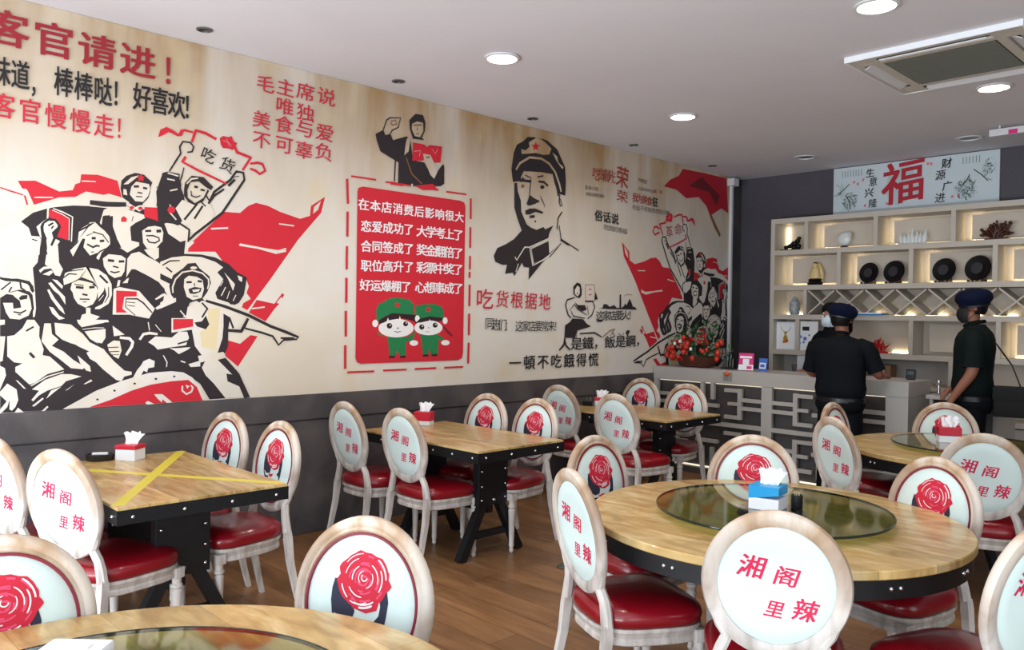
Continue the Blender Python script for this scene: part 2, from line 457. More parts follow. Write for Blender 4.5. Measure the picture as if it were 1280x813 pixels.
ART_DATA = []
for _l in """crowd R 0 1186,2303 1273,2315 1395,2268 1467,2285 1480,2321 1506,2333 1511,2383 1602,2392 1713,2371 1739,2273 1663,2287 1636,2276 1538,2285 1506,2264 1483,2247 1395,2234 1344,2211 1267,2178 1237,2249 1229,2262 1208,2262
crowd C 6 1269,2220 1309,2224 1364,2230
crowd C 6 1514,2343 1537,2346 1591,2350
crowd R 7 1100,2255 1157,2240 1213,2227
crowd R 9 1220,2225 1234,2174
crowd R 0 2152,2015 2383,2251 2494,2255 2551,2308 2608,2335 2696,2324 2787,2292 2943,2258 3022,2287 3029,2359 3143,2437 3112,2317 3063,2262 2929,2108 2721,1820 2554,1602 2494,1631 2578,1680 2327,1983 2145,1971
crowd C 0 3046,2304 3054,2355 3110,2404 3087,2337
crowd R 0 2565,1586 2621,1674 2753,1650 2812,1727 2827,1714 2790,1651 2753,1613 2688,1527
crowd C 0 2768,1657 2805,1700 2812,1686 2790,1651
crowd R 0 2400,1459 2631,1425 2492,1221 2402,1296
crowd C 11 2496,2045 2660,2026 2778,2017 2838,2039
crowd C 11 2296,2131 2412,2147
crowd C 12 2490,2040 2626,2030 2761,2004 2837,2023
crowd C 10 2781,2208 2896,2204
crowd C 10 2586,1613 2680,1626
crowd C 0 2021,2229 2130,2046 2187,2035 2131,1974 2152,1934 2267,1963 2359,1926 2431,1872 2482,1848 2545,1807 2563,1765 2535,1688 2519,1634 2502,1590 2677,1510 2505,1375 2404,1403 2230,1482
crowd K 0 1203,2077 1262,2132 1330,2162 1376,2176 1468,2195 1594,2204 1683,2213 1776,2204 1992,2226 2033,2089 2130,2046 2121,1953 2071,1813 2047,1735 2032,1674 2099,1610 2228,1612 2295,1430 2296,1272 2368,1164 2509,1013 2299,1012 2234,1118 2129,1194 1740,1141 1432,1006 1110,1008 1105,1635 1104,1759 1150,1756 1182,1744 1245,1743 1277,1685 1264,1820 1288,1853 1299,1959 1299,2000 1255,2001 1242,2045
crowd K 6 1259,1982 1286,1975
crowd K 27 1560,2224 1658,2221 1765,2233
crowd C 5 1560,2202 1642,2203 1748,2213
crowd C 0 1310,2067 1325,2091 1365,2104 1391,2086 1396,2064 1369,2028 1377,1994 1402,1982 1387,1955 1392,1955 1398,1859 1419,1820 1404,1779 1378,1784 1358,1822 1325,1843 1332,1900 1336,1939 1331,1984 1323,1990 1315,2034
crowd C 0 1334,2168 1345,2172 1340,2104 1300,2055 1306,2000 1301,1936 1301,1982 1297,1897 1287,1891 1293,1981 1303,1989 1280,2054 1315,2090 1332,2103
crowd R 0 1342,2155 1360,2162 1416,2140 1448,2114 1444,1991 1387,2006 1407,2065 1386,2097 1355,2111 1342,2115
crowd C 6 1365,2167 1416,2151 1467,2128 1462,1984
crowd C 4 1360,2157 1411,2139 1450,2117 1449,1991
crowd K 10 1340,2065 1366,2084
crowd K 8 1356,2050 1368,2067
crowd K 13 1315,2079 1308,2056 1311,2028 1326,1990 1321,1938 1326,1950 1332,1900
crowd K 12 1315,2079 1340,2101 1376,2102 1396,2075 1394,2058 1366,2027 1374,1997 1357,1953
crowd C 0 1295,1808 1317,1829 1357,1836 1363,1823 1322,1815 1302,1794
crowd C 0 1313,1786 1358,1811 1368,1800 1348,1780
crowd C 0 1338,1697 1348,1703 1379,1648 1421,1592 1432,1558 1401,1586 1359,1647
crowd C 0 1343,1737 1358,1743 1400,1694 1431,1661 1434,1615 1400,1671 1369,1698
crowd C 0 1349,1602 1370,1597 1401,1552 1432,1535 1401,1527 1365,1563
crowd C 0 1363,1760 1389,1756 1420,1723 1415,1706 1389,1733
crowd C 0 1266,1684 1276,1690 1282,1589 1277,1545 1267,1539
crowd C 0 1104,1754 1150,1748 1190,1736 1245,1738 1265,1698 1270,1653 1242,1625 1105,1613
crowd K 0 1104,1763 1133,1753 1190,1756 1248,1744 1266,1717 1271,1690 1264,1678 1249,1700 1239,1727 1195,1739 1133,1739 1104,1749
crowd C 0 1107,1744 1133,1737 1200,1737 1246,1719 1254,1692 1200,1693 1152,1680 1114,1652 1105,1646
crowd K 8 1109,1690 1156,1735
crowd K 8 1147,1680 1161,1708
crowd K 9 1202,1737 1207,1704 1229,1688
crowd K 0 1105,1646 1152,1680 1200,1695 1249,1686 1264,1667 1272,1589 1250,1526 1115,1525 1105,1586
crowd C 0 1119,1619 1167,1620 1170,1587 1208,1594 1201,1632 1176,1653 1167,1664 1133,1669 1143,1674 1190,1687 1244,1666 1254,1633 1260,1589 1245,1550 1201,1527 1153,1532 1134,1565
crowd K 0 1196,1648 1210,1663 1239,1666 1237,1644 1201,1636
crowd K 8 1170,1570 1206,1563 1233,1580
crowd K 6 1191,1555 1208,1552
crowd K 0 1124,1652 1167,1648 1177,1620 1170,1593 1177,1620 1124,1619
crowd C 0 1141,1433 1175,1439 1215,1479 1238,1526 1274,1526 1301,1486 1299,1432 1323,1358 1317,1324 1354,1316 1431,1239 1343,1215 1283,1170 1253,1158 1182,1234 1182,1261 1217,1280 1176,1287 1142,1321
crowd K 10 1233,1462 1271,1487
crowd K 15 1252,1339 1276,1310
crowd C 0 1107,1433 1132,1433 1120,1296 1108,1293
crowd C 0 1106,1525 1129,1525 1129,1499 1106,1495
crowd C 0 1325,1506 1358,1506 1365,1445 1415,1397 1365,1381 1427,1349 1478,1293 1542,1249 1530,1236 1466,1245 1403,1302 1354,1343 1311,1405
crowd C 0 1377,1510 1464,1500 1528,1445 1567,1395 1646,1352 1655,1338 1702,1280 1764,1220 1805,1212 1806,1197 1764,1184 1747,1156 1717,1165 1642,1232 1603,1275 1568,1297 1541,1347 1490,1382 1427,1404 1383,1445
crowd K 0 1405,1418 1490,1379 1564,1341 1548,1333 1568,1283 1529,1284 1478,1293 1427,1342 1365,1377
crowd C 0 1500,1320 1568,1255 1575,1220 1549,1228 1516,1271
crowd C 0 1265,1131 1331,1182 1416,1212 1466,1210 1523,1194 1441,1170 1417,1144 1343,1120 1301,1095 1272,1063 1263,1071 1301,1122
crowd C 0 1338,1073 1362,1119 1417,1140 1374,1105
crowd C 0 1266,1037 1319,1081 1326,1074 1278,1033
crowd C 0 1436,1115 1486,1151 1442,1115 1454,1121
crowd C 0 1534,1148 1575,1174 1583,1164 1546,1148
crowd C 0 1183,1188 1194,1184 1236,1136 1224,1138
crowd C 0 1314,1003 1344,1032 1350,1025 1326,999
crowd C 0 1109,1126 1143,1170 1189,1135 1198,1075 1184,1036 1167,1017 1155,1024 1155,1077 1144,1038 1110,1001 1110,1028 1141,1071 1109,1106
crowd C 0 1179,1003 1196,1032 1231,999
crowd C 0 1108,1270 1131,1256 1137,1216 1109,1139
crowd C 6 1260,1151 1343,1201 1428,1225
crowd C 0 1420,1763 1430,1798 1482,1826 1556,1842 1542,1839 1607,1830 1657,1797 1685,1745 1688,1680 1669,1626 1620,1593 1593,1592 1608,1654 1608,1724 1575,1752 1510,1778 1519,1782 1482,1754 1425,1729
crowd K 7 1420,1770 1451,1796 1493,1794
crowd K 6 1450,1810 1529,1826
crowd K 13 1618,1795 1663,1750
crowd K 0 1608,1654 1641,1702 1646,1726 1658,1679 1636,1625 1593,1601
crowd C 4 1614,1642 1641,1678
crowd K 5 1668,1726 1669,1673 1647,1631
crowd K 0 1469,1748 1519,1779 1584,1755 1602,1730 1603,1630 1571,1577 1500,1570 1452,1627 1441,1707 1451,1736
crowd C 0 1467,1742 1503,1761 1535,1756 1584,1744 1575,1738 1602,1724 1608,1701 1600,1654 1582,1621 1539,1600 1537,1603 1499,1622 1478,1656 1472,1685 1459,1707
crowd K 15 1488,1720 1530,1716
crowd K 15 1560,1720 1590,1724
crowd K 11 1523,1679 1552,1674
crowd K 8 1509,1650 1563,1650
crowd K 6 1480,1736 1530,1730
crowd K 5 1526,1633 1547,1634
crowd C 0 1544,1600 1568,1600 1569,1565 1620,1548 1599,1529 1513,1528 1523,1559 1544,1565
crowd C 0 1495,1528 1645,1529 1645,1511 1521,1485 1502,1507
crowd C 0 1537,1460 1645,1474 1653,1476 1654,1423 1634,1388 1601,1395 1619,1381 1567,1416
crowd C 0 1600,1529 1666,1529 1673,1515 1600,1511
crowd C 4 1527,1472 1592,1481 1645,1481
crowd C 0 1664,1380 1701,1405 1735,1401 1746,1343 1729,1293 1702,1308 1675,1337
crowd K 6 1668,1362 1728,1364
crowd K 6 1673,1337 1732,1338
crowd K 4 1688,1319 1732,1318
crowd C 0 1693,1494 1762,1440 1701,1430
crowd C 15 1735,1422 1790,1416 1811,1393 1804,1364 1773,1314
crowd C 0 1501,2044 1554,2078 1548,2089 1595,2111 1508,2062 1556,2095 1558,2104 1588,2110 1615,2083 1665,2046 1677,2000 1672,1981 1628,1931 1612,1886 1598,1894 1606,1929 1563,1909 1525,1958 1517,1998 1471,1897 1455,1931 1496,1979 1501,1997 1460,1949 1496,1992
crowd K 16 1528,2006 1518,1952
crowd K 6 1544,2025 1587,2049 1578,2051 1632,2038 1666,1993
crowd K 15 1571,2012 1594,2014
crowd K 15 1616,1998 1641,2003
crowd K 10 1546,1976 1578,1959 1598,1970 1616,1968
crowd K 6 1568,1930 1584,1931
crowd K 7 1661,1962 1617,1936 1595,1905
crowd C 0 1636,2185 1664,2206 1748,2209 1841,2188 1870,2179 1876,2161 1818,2125 1789,2087 1796,2015 1842,2007 1843,1987 1774,1940 1739,1962 1728,1966 1710,2032 1693,2078 1670,2159 1637,2150 1624,2096 1615,2107
crowd K 0 1631,2149 1653,2157 1665,2123 1676,2154 1689,2155 1688,2066 1728,1992 1739,1967 1677,1963 1671,2029 1624,2084
crowd K 0 1730,2326 1735,2374 1763,2407 1815,2432 1867,2427 1918,2385 1907,2359 1904,2322 1893,2285 1863,2251 1841,2188 1771,2223 1782,2248 1742,2273
crowd C 0 1747,2352 1792,2402 1838,2420 1815,2396 1775,2358
crowd C 0 1747,2325 1764,2324 1770,2289 1747,2292
crowd C 0 1793,2345 1821,2379 1898,2373 1905,2341 1892,2297 1863,2260 1817,2258 1784,2296
crowd C 0 1765,2234 1782,2242 1817,2222 1840,2236 1869,2239 1864,2215 1841,2197 1817,2210 1806,2196
crowd K 15 1807,2347 1838,2352
crowd K 14 1862,2346 1887,2344
crowd K 9 1829,2314 1858,2312
crowd K 7 1821,2288 1858,2290
crowd K 5 1945,2364 1946,2355
crowd R 0 1853,2430 1859,2416 1874,2417 1863,2405 1866,2390 1853,2397 1840,2387 1844,2403 1832,2412 1847,2415
crowd R 0 1811,2218 1808,2211 1801,2207 1793,2206 1786,2209 1783,2215 1786,2222 1792,2226 1801,2227 1808,2224
crowd R 0 1861,2219 1859,2212 1852,2208 1843,2207 1836,2210 1833,2216 1836,2223 1843,2228 1852,2228 1859,2225
crowd R 0 1735,2148 1751,2161 1769,2148 1766,2127 1735,2124
crowd K 4 1806,2166 1798,2133
crowd K 0 1789,2099 1818,2125 1870,2148 1936,2145 1990,2123 2003,2056 1998,1985 1843,1975 1848,2019 1796,2021
crowd C 0 1859,2081 1894,2108 1936,2118 1975,2112 1988,2079 1982,2017 1979,2022 1943,1976 1890,1972 1866,2007
crowd K 14 1877,2081 1914,2085
crowd K 19 1945,2085 1974,2090
crowd K 8 1883,2052 1925,2056 1961,2045 1964,2028 1937,2011 1901,2014 1889,2034
crowd R 0 1872,2228 1983,2236 1990,2132 1936,2155 1870,2167
crowd C 5 2001,2241 2002,2142
crowd C 0 1774,1904 1797,1936 1843,1951 1890,1924 1950,1897 1999,1862 2037,1808 2025,1777 2063,1666 2026,1671 1995,1726 1964,1768 1903,1802 1821,1841 1798,1840 1769,1790
crowd C 0 1872,1965 1961,1984 1962,1922 1938,1905 1896,1936
crowd C 0 1747,1753 1775,1784 1813,1789 1781,1755
crowd K 0 1798,1834 1898,1802 1964,1762 2001,1726 1995,1701 1941,1663 1947,1614 1869,1685 1822,1738 1776,1754
crowd K 0 1650,1926 1672,1951 1739,1959 1774,1940 1774,1904 1758,1820 1735,1777 1691,1727 1662,1803 1634,1849 1617,1877
crowd C 0 1634,1896 1667,1924 1740,1920 1764,1904 1758,1826 1741,1795 1701,1782 1668,1803 1640,1849
crowd K 16 1662,1887 1698,1885
crowd K 15 1724,1883 1756,1886
crowd K 9 1691,1853 1723,1846
crowd K 8 1676,1821 1701,1814 1730,1823
crowd C 0 1721,1770 1735,1771 1730,1735 1713,1728
crowd C 0 1696,1716 1730,1729 1845,1709 1941,1601 1906,1539 1812,1557 1789,1562 1692,1561
crowd R 0 1711,1707 1831,1705 1831,1675 1759,1670 1748,1598 1777,1574 1712,1573
crowd K 8 1768,1658 1834,1660 1870,1636 1924,1576
crowd K 5 1771,1639 1823,1635
crowd K 5 1774,1619 1822,1614
crowd K 5 1768,1658 1765,1610 1824,1557
crowd C 0 1941,1663 1989,1698 2020,1665 2073,1666 2073,1641 1953,1595 1944,1607 1989,1639 1983,1673 1947,1656
crowd K 0 2063,1666 2073,1672 2073,1657
crowd K 0 1970,1916 2093,1955 2233,1958 2325,1945 2420,1905 2476,1855 2546,1825 2540,1778 2527,1705 2492,1651 2465,1637 2356,1648 2224,1645 2033,1759 1972,1787
crowd C 0 1970,1895 2043,1928 2125,1942 2233,1942 2326,1916 2380,1883 2340,1848 2381,1805 2328,1712 2342,1673 2423,1649 2451,1617 2276,1646 2243,1671 2268,1736 2288,1788 2267,1825 2221,1849 2157,1858 2094,1836 2045,1790 1971,1824
crowd C 0 2387,1851 2463,1775 2450,1729 2415,1806
crowd C 0 2480,1835 2515,1824 2512,1791 2490,1803
crowd C 7 2369,1694 2398,1753
crowd C 5 2409,1675 2426,1728
crowd C 5 2361,1758 2381,1792
crowd C 6 2451,1663 2471,1703
crowd K 8 1983,1874 2031,1905 2093,1911
crowd K 11 2007,1863 2044,1834
crowd K 0 2027,1746 2051,1815 2113,1862 2144,1895 2195,1902 2221,1868 2287,1820 2298,1775 2275,1717 2243,1671 2160,1643 2123,1533 2035,1533 1974,1532 1974,1602 2071,1654 2040,1690
crowd C 8 2052,1703 2049,1740 2067,1791 2110,1837 2176,1852 2241,1837 2281,1800 2284,1768 2275,1736
crowd C 0 2206,1870 2199,1863 2183,1859 2166,1861 2160,1868 2166,1875 2182,1879 2199,1877
crowd C 0 2123,1794 2151,1817 2203,1813 2242,1792 2252,1735 2236,1677 2179,1661 2140,1681 2120,1743
crowd K 14 2136,1774 2171,1777
crowd K 15 2209,1785 2238,1783
crowd K 0 2149,1731 2190,1747 2236,1741 2229,1715 2191,1700 2159,1703
crowd C 0 2175,1727 2226,1734 2218,1718 2181,1712
crowd K 5 2178,1687 2214,1688
crowd K 7 2187,1771 2190,1752
crowd C 0 1973,1651 1997,1701 2046,1666 2071,1672 2071,1647 1974,1602
crowd K 0 1973,1670 1997,1683 1991,1652 1973,1639
crowd C 0 2093,1560 2117,1605 2149,1618 2200,1631 2238,1658 2278,1656 2331,1634 2412,1616 2537,1566 2510,1492 2455,1472 2421,1453 2402,1335 2348,1284 2256,1286 2196,1364 2176,1466 2182,1529 2150,1542
crowd K 0 2074,1597 2124,1611 2149,1630 2137,1561 2099,1548
crowd C 8 2099,1592 2130,1557
crowd T 0 2278,1607 2365,1616 2353,1492 2334,1336 2242,1357 2228,1453 2286,1492
crowd C 0 2544,1546 2681,1506 2846,1438 2938,1410 2847,1390 2802,1356 2756,1418 2624,1452 2531,1492
crowd K 17 2264,1659 2398,1623 2565,1566 2725,1493 2846,1452 2942,1415
crowd K 20 2414,1466 2510,1459 2531,1492 2559,1546
crowd K 12 2538,1479 2653,1452 2741,1425 2787,1363 2824,1397 2931,1403
crowd K 14 2801,1411 2907,1410
crowd K 0 2385,1577 2433,1551 2420,1479 2418,1361 2395,1309 2342,1297 2380,1414 2386,1492
crowd K 0 2191,1517 2240,1524 2266,1562 2290,1505 2267,1472 2208,1491
crowd K 12 2239,1645 2276,1607 2240,1549
crowd K 14 2426,1551 2455,1479
crowd C 0 1902,1392 1945,1428 2047,1420 2092,1458 2145,1457 2157,1419 2138,1370 2048,1359 1960,1345 1938,1369
crowd K 11 2085,1379 2153,1398
crowd C 0 2044,1543 2187,1544 2188,1472 2045,1451
crowd R 0 2054,1538 2182,1539 2183,1490 2055,1467
crowd C 14 1851,1408 1873,1442 1909,1449 1959,1442
crowd C 0 2033,1353 2085,1352 2169,1358 2154,1343 2093,1314 2063,1338
crowd C 0 2155,1248 2232,1269 2233,1231 2170,1229
crowd C 8 2105,1270 2135,1259
crowd C 6 1995,1309 2019,1264 2016,1234
crowd C 5 1944,1502 1981,1458
crowd C 6 1901,1517 1909,1465
crowd C 0 2269,1273 2402,1289 2458,1189 2424,1164 2508,1094 2544,1013 2406,1014 2324,1116 2270,1170 2243,1222
crowd K 0 2349,1271 2402,1283 2500,1174 2579,1010 2537,1006 2501,1088 2418,1125 2410,1178 2452,1169
crowd K 0 2270,1157 2324,1116 2399,1021 2298,1023
crowd C 0 2216,1300 2388,1322 2402,1296 2230,1255
crowd C 0 1875,1275 1910,1289 1943,1273 1940,1236 1904,1230 1897,1205 1876,1216 1855,1173 1813,1175 1840,1225 1861,1250
crowd C 0 1757,1213 1805,1212 1806,1194 1764,1184
crowd C 0 1423,1008 1604,1106 1744,1157 1909,1201 2047,1207 2124,1196 2181,1161 2234,1102 2278,1013 1517,1009
crowd R 0 1570,1011 1686,1047 1805,1096 1920,1127 2048,1143 2155,1147 2213,1098 2235,1045 2251,1008 1574,1008
crowd C 10 2118,1110 2117,1079 2145,1055 2176,1069 2186,1095 2172,1111
crowd C 0 2137,1116 2164,1107 2149,1089
crowd C 0 1941,1066 1992,1064 2056,1007 2022,1006 1993,1032 1989,1012 1963,1037
crowd C 0 1888,1018 1906,1026 1946,1003 1899,1001
crowd K 0 1715,1100 1711,1095 1703,1095 1699,1101 1703,1107 1711,1106
crowd K 0 1832,1138 1828,1132 1819,1133 1815,1139 1819,1144 1828,1144
crowd K 0 1960,1162 1956,1156 1947,1156 1943,1162 1947,1168 1955,1168
crowd K 0 2074,1172 2069,1166 2061,1167 2056,1173 2060,1178 2069,1178
crowd K 0 1619,1053 1615,1047 1607,1048 1603,1053 1607,1059 1615,1058
crowd K 0 1977,2453 2010,2466 2085,2461 2086,2392 2114,2327 2122,2250 2104,2273 2016,2239 1942,2243 1954,2332 1971,2422
crowd K 0 1941,2331 1971,2428 1989,2455 2064,2459 2097,2400 2091,2297 2054,2192 2006,2087 1956,2132
crowd C 9 2010,2458 2078,2446
crowd C 9 2007,2420 2055,2416
crowd C 9 2026,2347 2072,2363
crowd C 0 2022,2265 2054,2230 2104,2299 2182,2275 2274,2305 2301,2269 2315,2218 2275,2161 2184,2089 2158,2099 2144,2137 2067,2155 2035,2203
crowd C 0 1993,2136 2036,2159 2106,2152 2157,2119 2145,2047 2094,2030 2018,2075
crowd K 12 1999,2149 2093,2145 2151,2112 2145,2034
crowd K 14 2118,2173 2201,2284
crowd K 14 2183,2185 2237,2275
crowd K 0 2010,2225 2060,2243 2105,2165 2080,2131 2017,2151
crowd C 9 2023,2214 2067,2168
crowd R 0 2060,2231 2053,2214 2035,2205 2018,2210 2010,2225 2017,2242 2035,2251 2053,2246
crowd K 13 2152,2048 2190,2089 2275,2161 2369,2243 2437,2349 2520,2480 2512,2526 2463,2529 2422,2467 2313,2375 2274,2292
crowd K 9 2020,2469 2064,2547 2091,2593 2083,2633 2103,2670 2152,2671 2173,2647 2163,2614 2132,2606
crowd K 7 2112,2506 2099,2449 2082,2392
crowd K 17 2408,2425 2453,2474
crowd K 6 2441,2509 2483,2529
crowd K 5 2445,2488 2483,2500
crowd K 0 2114,2368 2120,2410 2162,2461 2240,2461 2305,2406 2291,2383 2255,2399 2208,2430 2155,2418 2135,2364 2139,2316 2185,2286 2241,2327 2269,2387 2277,2374 2241,2306 2185,2272 2142,2288 2114,2327
crowd C 9 2131,2405 2162,2440 2204,2450
crowd K 15 2180,2392 2203,2392
crowd K 13 2220,2378 2249,2376
crowd K 7 2159,2363 2163,2332 2191,2325 2221,2339
crowd K 12 2255,2350 2285,2304 2313,2350 2379,2400
crowd K 10 2227,2298 2256,2273
crowd R 0 1948,2672 1962,2722 2000,2745 2034,2734 2075,2714 2089,2744 2116,2752 2172,2744 2165,2733 2110,2737 2096,2704 2069,2698 2014,2716 1981,2691
crowd R 17 2161,2676 2186,2757
crowd R 16 2183,2756 2251,2747 2323,2720
crowd R 0 2345,2731 2367,2749 2405,2748 2427,2759 2442,2725 2465,2718 2454,2691 2436,2667 2405,2673 2368,2669 2353,2689
crowd P 4 2368,2720 2405,2712 2428,2694
crowd P 4 2390,2738 2413,2685
crowd R 18 2443,2704 2466,2657 2566,2635
crowd R 15 2566,2639 2506,2543
crowd R 15 2559,2594 2614,2609 2650,2603 2670,2562 2631,2534 2599,2552 2560,2561
crowd R 17 2122,2577 2099,2537
crowd R 13 2098,2542 2196,2503 2393,2438
crowd R 0 1846,2428 1853,2412 1869,2413 1857,2400 1861,2384 1846,2391 1832,2380 1836,2398 1823,2407 1840,2411
big_flag D 0 7338,3030 7453,3119 7619,3182 7690,3269 8148,3281 8612,3284 8668,2871 8512,2914 8269,2802 8186,2909 8026,2993 7774,2950 7575,3024
big_flag B 0 7819,3096 8071,3228 8479,3059 8401,2932 8234,3075
big_flag O 40 8269,2823 8381,2695 8494,2586
portrait K 0 5044,2787 5023,2898 5050,3050 5086,3126 5160,3164 5222,3217 5311,3229 5337,3220 5415,3231 5482,3226 5618,3165 5689,3073 5732,3014 5747,2867 5741,2745 5641,2752 5591,2847 5562,2926 5409,2924 5178,2901 5142,2843 5149,2809
portrait C 0 5273,3192 5324,3220 5402,3223 5456,3203 5537,3161 5511,3102 5432,3086 5327,3088 5225,3066 5150,3052 5142,3095 5199,3091 5249,3134 5236,3168
portrait C 17 5081,2901 5126,2965 5251,3036 5406,3048 5513,3016 5596,2949 5660,2837 5682,2775
portrait C 0 5551,3127 5620,3100 5635,3047 5711,3011 5694,2990 5614,3053
portrait R 0 5327,3191 5345,3166 5390,3170 5356,3145 5367,3116 5329,3126 5291,3105 5301,3136 5267,3151 5311,3160
portrait K 0 5062,2780 5095,2784 5104,2715 5146,2632 5146,2639 5154,2534 5226,2425 5278,2403 5355,2387 5446,2422 5473,2402 5580,2446 5528,2370 5515,2323 5423,2279 5282,2215 5311,2064 5518,2186 5639,2259 5428,2080 5262,1927 5266,2035 5196,2040 5170,2074 5134,2019 5080,1950 5060,1980 4963,1966 4986,2046 4926,2042 4842,2064 4823,2114 4863,2185 4970,2228 5066,2279 5164,2366 5112,2459 5067,2560 5065,2658
portrait K 0 5295,2207 5516,2296 5532,2187 5330,2079
portrait C 11 5082,2122 5107,2095 5205,2217 5269,2221 5311,2057 5453,2118 5585,2199
portrait C 13 5269,2221 5535,2326
portrait C 9 5127,2063 5097,1986
portrait C 0 5528,2333 5608,2395 5665,2307 5652,2269 5532,2182 5523,2287
portrait K 11 5662,2455 5692,2328 5949,2238
portrait K 20 5685,2322 5805,2280
portrait K 9 5693,2290 5639,2240 5533,2145
portrait K 0 5124,2797 5167,2847 5192,2828 5275,2834 5275,2807 5193,2806
portrait K 10 5198,2868 5278,2851
portrait O 0 5188,2768 5183,2755 5169,2748 5154,2751 5148,2763 5154,2776 5168,2783 5182,2780
portrait K 9 5274,2843 5263,2770 5256,2689
portrait K 0 5258,2698 5317,2673 5378,2657 5331,2621 5235,2601 5222,2613
portrait K 14 5358,2872 5436,2893
portrait K 19 5372,2833 5444,2836 5502,2808
portrait K 0 5452,2791 5443,2777 5423,2770 5402,2772 5394,2784 5402,2798 5422,2806 5443,2803
portrait K 0 5387,2726 5462,2621 5456,2600 5455,2619 5415,2669
portrait K 21 5583,2920 5619,2841 5644,2733
portrait K 14 5662,2745 5657,2670
portrait K 10 5672,2709 5702,2637
portrait K 0 5204,2548 5261,2573 5338,2581 5443,2559 5433,2542 5339,2551 5262,2518 5211,2513
portrait K 25 5263,2498 5329,2508
portrait K 0 5350,2465 5344,2455 5332,2454 5326,2463 5332,2473 5344,2474
portrait K 0 5235,2604 5375,2665 5389,2648 5261,2598
portrait K 13 5700,2589 5646,2523 5632,2416
portrait K 12 5657,2678 5678,2634
reader K 0 3571,2966 3640,3007 3664,2972 3710,2990 3735,2945 3867,2997 3904,2963 3931,2819 4044,2815 4136,2707 4239,2833 4252,2814 4255,2671 4216,2646 3935,2611 3788,2612 3791,2779 3713,2806 3619,2840 3583,2921
reader K 12 3761,2804 3754,2628
reader K 0 3889,3129 3950,3189 4025,3193 4051,3138 4046,3067 4015,3011 4041,2995 3928,2987 3896,3061
reader C 0 3918,3104 3969,3133 4026,3131 4031,3064 3997,3010 3946,3012 3915,3059
reader K 8 3933,3095 4016,3113
reader K 6 3966,3083 3972,3059
reader K 6 3959,3032 3990,3037
reader K 8 3640,3002 3673,3090 3702,3112 3804,3131 3783,3051 3728,3022 3701,2979
reader O 8 3709,3086 3756,3105 3768,3073 3727,3061 3709,3077
reader C 0 3867,2977 3906,2995 3887,2881 3845,2844 3856,2926
reader R 0 3929,2959 4042,2960 4067,2944 4099,2965 4225,2972 4212,2839 4134,2828 4069,2884 4031,2828 3925,2813
reader C 0 4030,2885 4107,2885 4184,2764 4149,2698 4110,2724 4044,2835
reader K 9 4063,2858 4101,2869
reader P 8 3942,2890 4005,2905 3993,2858
reader P 6 4119,2937 4158,2903 4184,2947
reader O 9 3863,2829 3921,2708 4024,2642
reader R 0 3716,2623 3836,2618 3837,2599 3717,2598
reader R 0 3947,2617 4137,2656 4190,2612 4035,2593
reader C 0 3916,2628 3934,2631 3935,2601 3916,2599
placard R 13 3358,2616 3582,2617
placard R 13 3669,2612 3910,2613
placard R 14 4035,2611 4196,2613
placard R 14 4276,2609 4498,2612
placard R 20 3324,2591 3334,2407
placard R 20 3332,2349 3332,2163
placard R 20 3330,2093 3330,1918
placard R 21 3329,1856 3331,1670
placard R 21 3327,1610 3330,1419
placard R 21 3326,1354 3329,1178
placard R 22 4547,2584 4549,2409
placard R 22 4547,2340 4548,2165
placard R 22 4549,2096 4547,1982
placard R 24 4546,1961 4545,1910
placard R 24 4548,1853 4547,1670
placard R 24 4547,1607 4546,1423
placard R 24 4547,1360 4544,1183
placard R 14 3348,1152 3589,1151
placard R 14 3670,1154 3897,1154
placard R 15 3977,1155 4198,1156
placard R 15 4281,1156 4490,1156
placard R 0 3416,2507 3425,2537 3463,2551 4425,2552 4473,2541 4488,2509 4485,1276 4474,1230 4429,1214 3466,1212 3430,1225 3417,1256
children G 0 3602,1548 3597,1621 3622,1670 3695,1693 3680,1704 3783,1723 3914,1710 3955,1674 3972,1558 3824,1587 3674,1573 3624,1530
children G 0 3978,1662 4058,1676 4180,1679 4246,1658 4272,1606 4257,1547 4124,1566 4012,1558 3980,1583
children J 0 3624,1542 3675,1570 3749,1599 3980,1589 3973,1533 3902,1551 3825,1563 3719,1543 3675,1531 3631,1512
children J 0 3980,1583 4020,1558 4124,1578 4260,1567 4248,1541 4124,1553 4012,1526 3973,1520
children G 0 3603,1457 3677,1415 3904,1413 3982,1463 3952,1381 3889,1376 3884,1263 3830,1265 3799,1309 3792,1266 3732,1261 3707,1408 3625,1427
children G 0 4014,1432 4192,1437 4276,1398 4243,1372 4218,1398 4212,1263 4138,1264 4121,1316 4105,1262 4057,1263 4039,1393
children Wt 0 3962,1482 3953,1459 3929,1439 3890,1422 3842,1412 3789,1409 3737,1413 3690,1423 3653,1439 3629,1460 3621,1482 3629,1504 3652,1524 3688,1540 3735,1551 3787,1555 3840,1552 3888,1542 3927,1526 3953,1505
children Wt 0 4258,1486 4251,1467 4230,1450 4197,1436 4156,1427 4110,1425 4066,1428 4025,1437 3993,1450 3973,1467 3966,1485 3972,1504 3992,1521 4023,1534 4064,1543 4108,1546 4154,1544 4195,1535 4228,1522 4250,1505
children Wt 0 3619,1518 3614,1501 3600,1490 3583,1490 3569,1501 3564,1518 3569,1535 3582,1545 3599,1546 3613,1535
children Wt 0 4020,1558 4015,1541 4004,1531 3989,1531 3977,1541 3972,1558 3976,1574 3988,1585 4003,1585 4015,1575
children Wt 0 4311,1545 4306,1527 4292,1517 4276,1516 4262,1527 4257,1544 4262,1561 4275,1572 4291,1572 4305,1562
children J 0 3624,1524 3682,1549 3712,1571 3817,1581 3948,1567 3981,1533 3949,1554 3840,1561 3712,1542 3668,1524 3628,1512
children J 0 3981,1526 4020,1558 4124,1572 4252,1551 4223,1537 4125,1545 4028,1527
children Wt 0 3697,1531 3708,1564 3721,1537
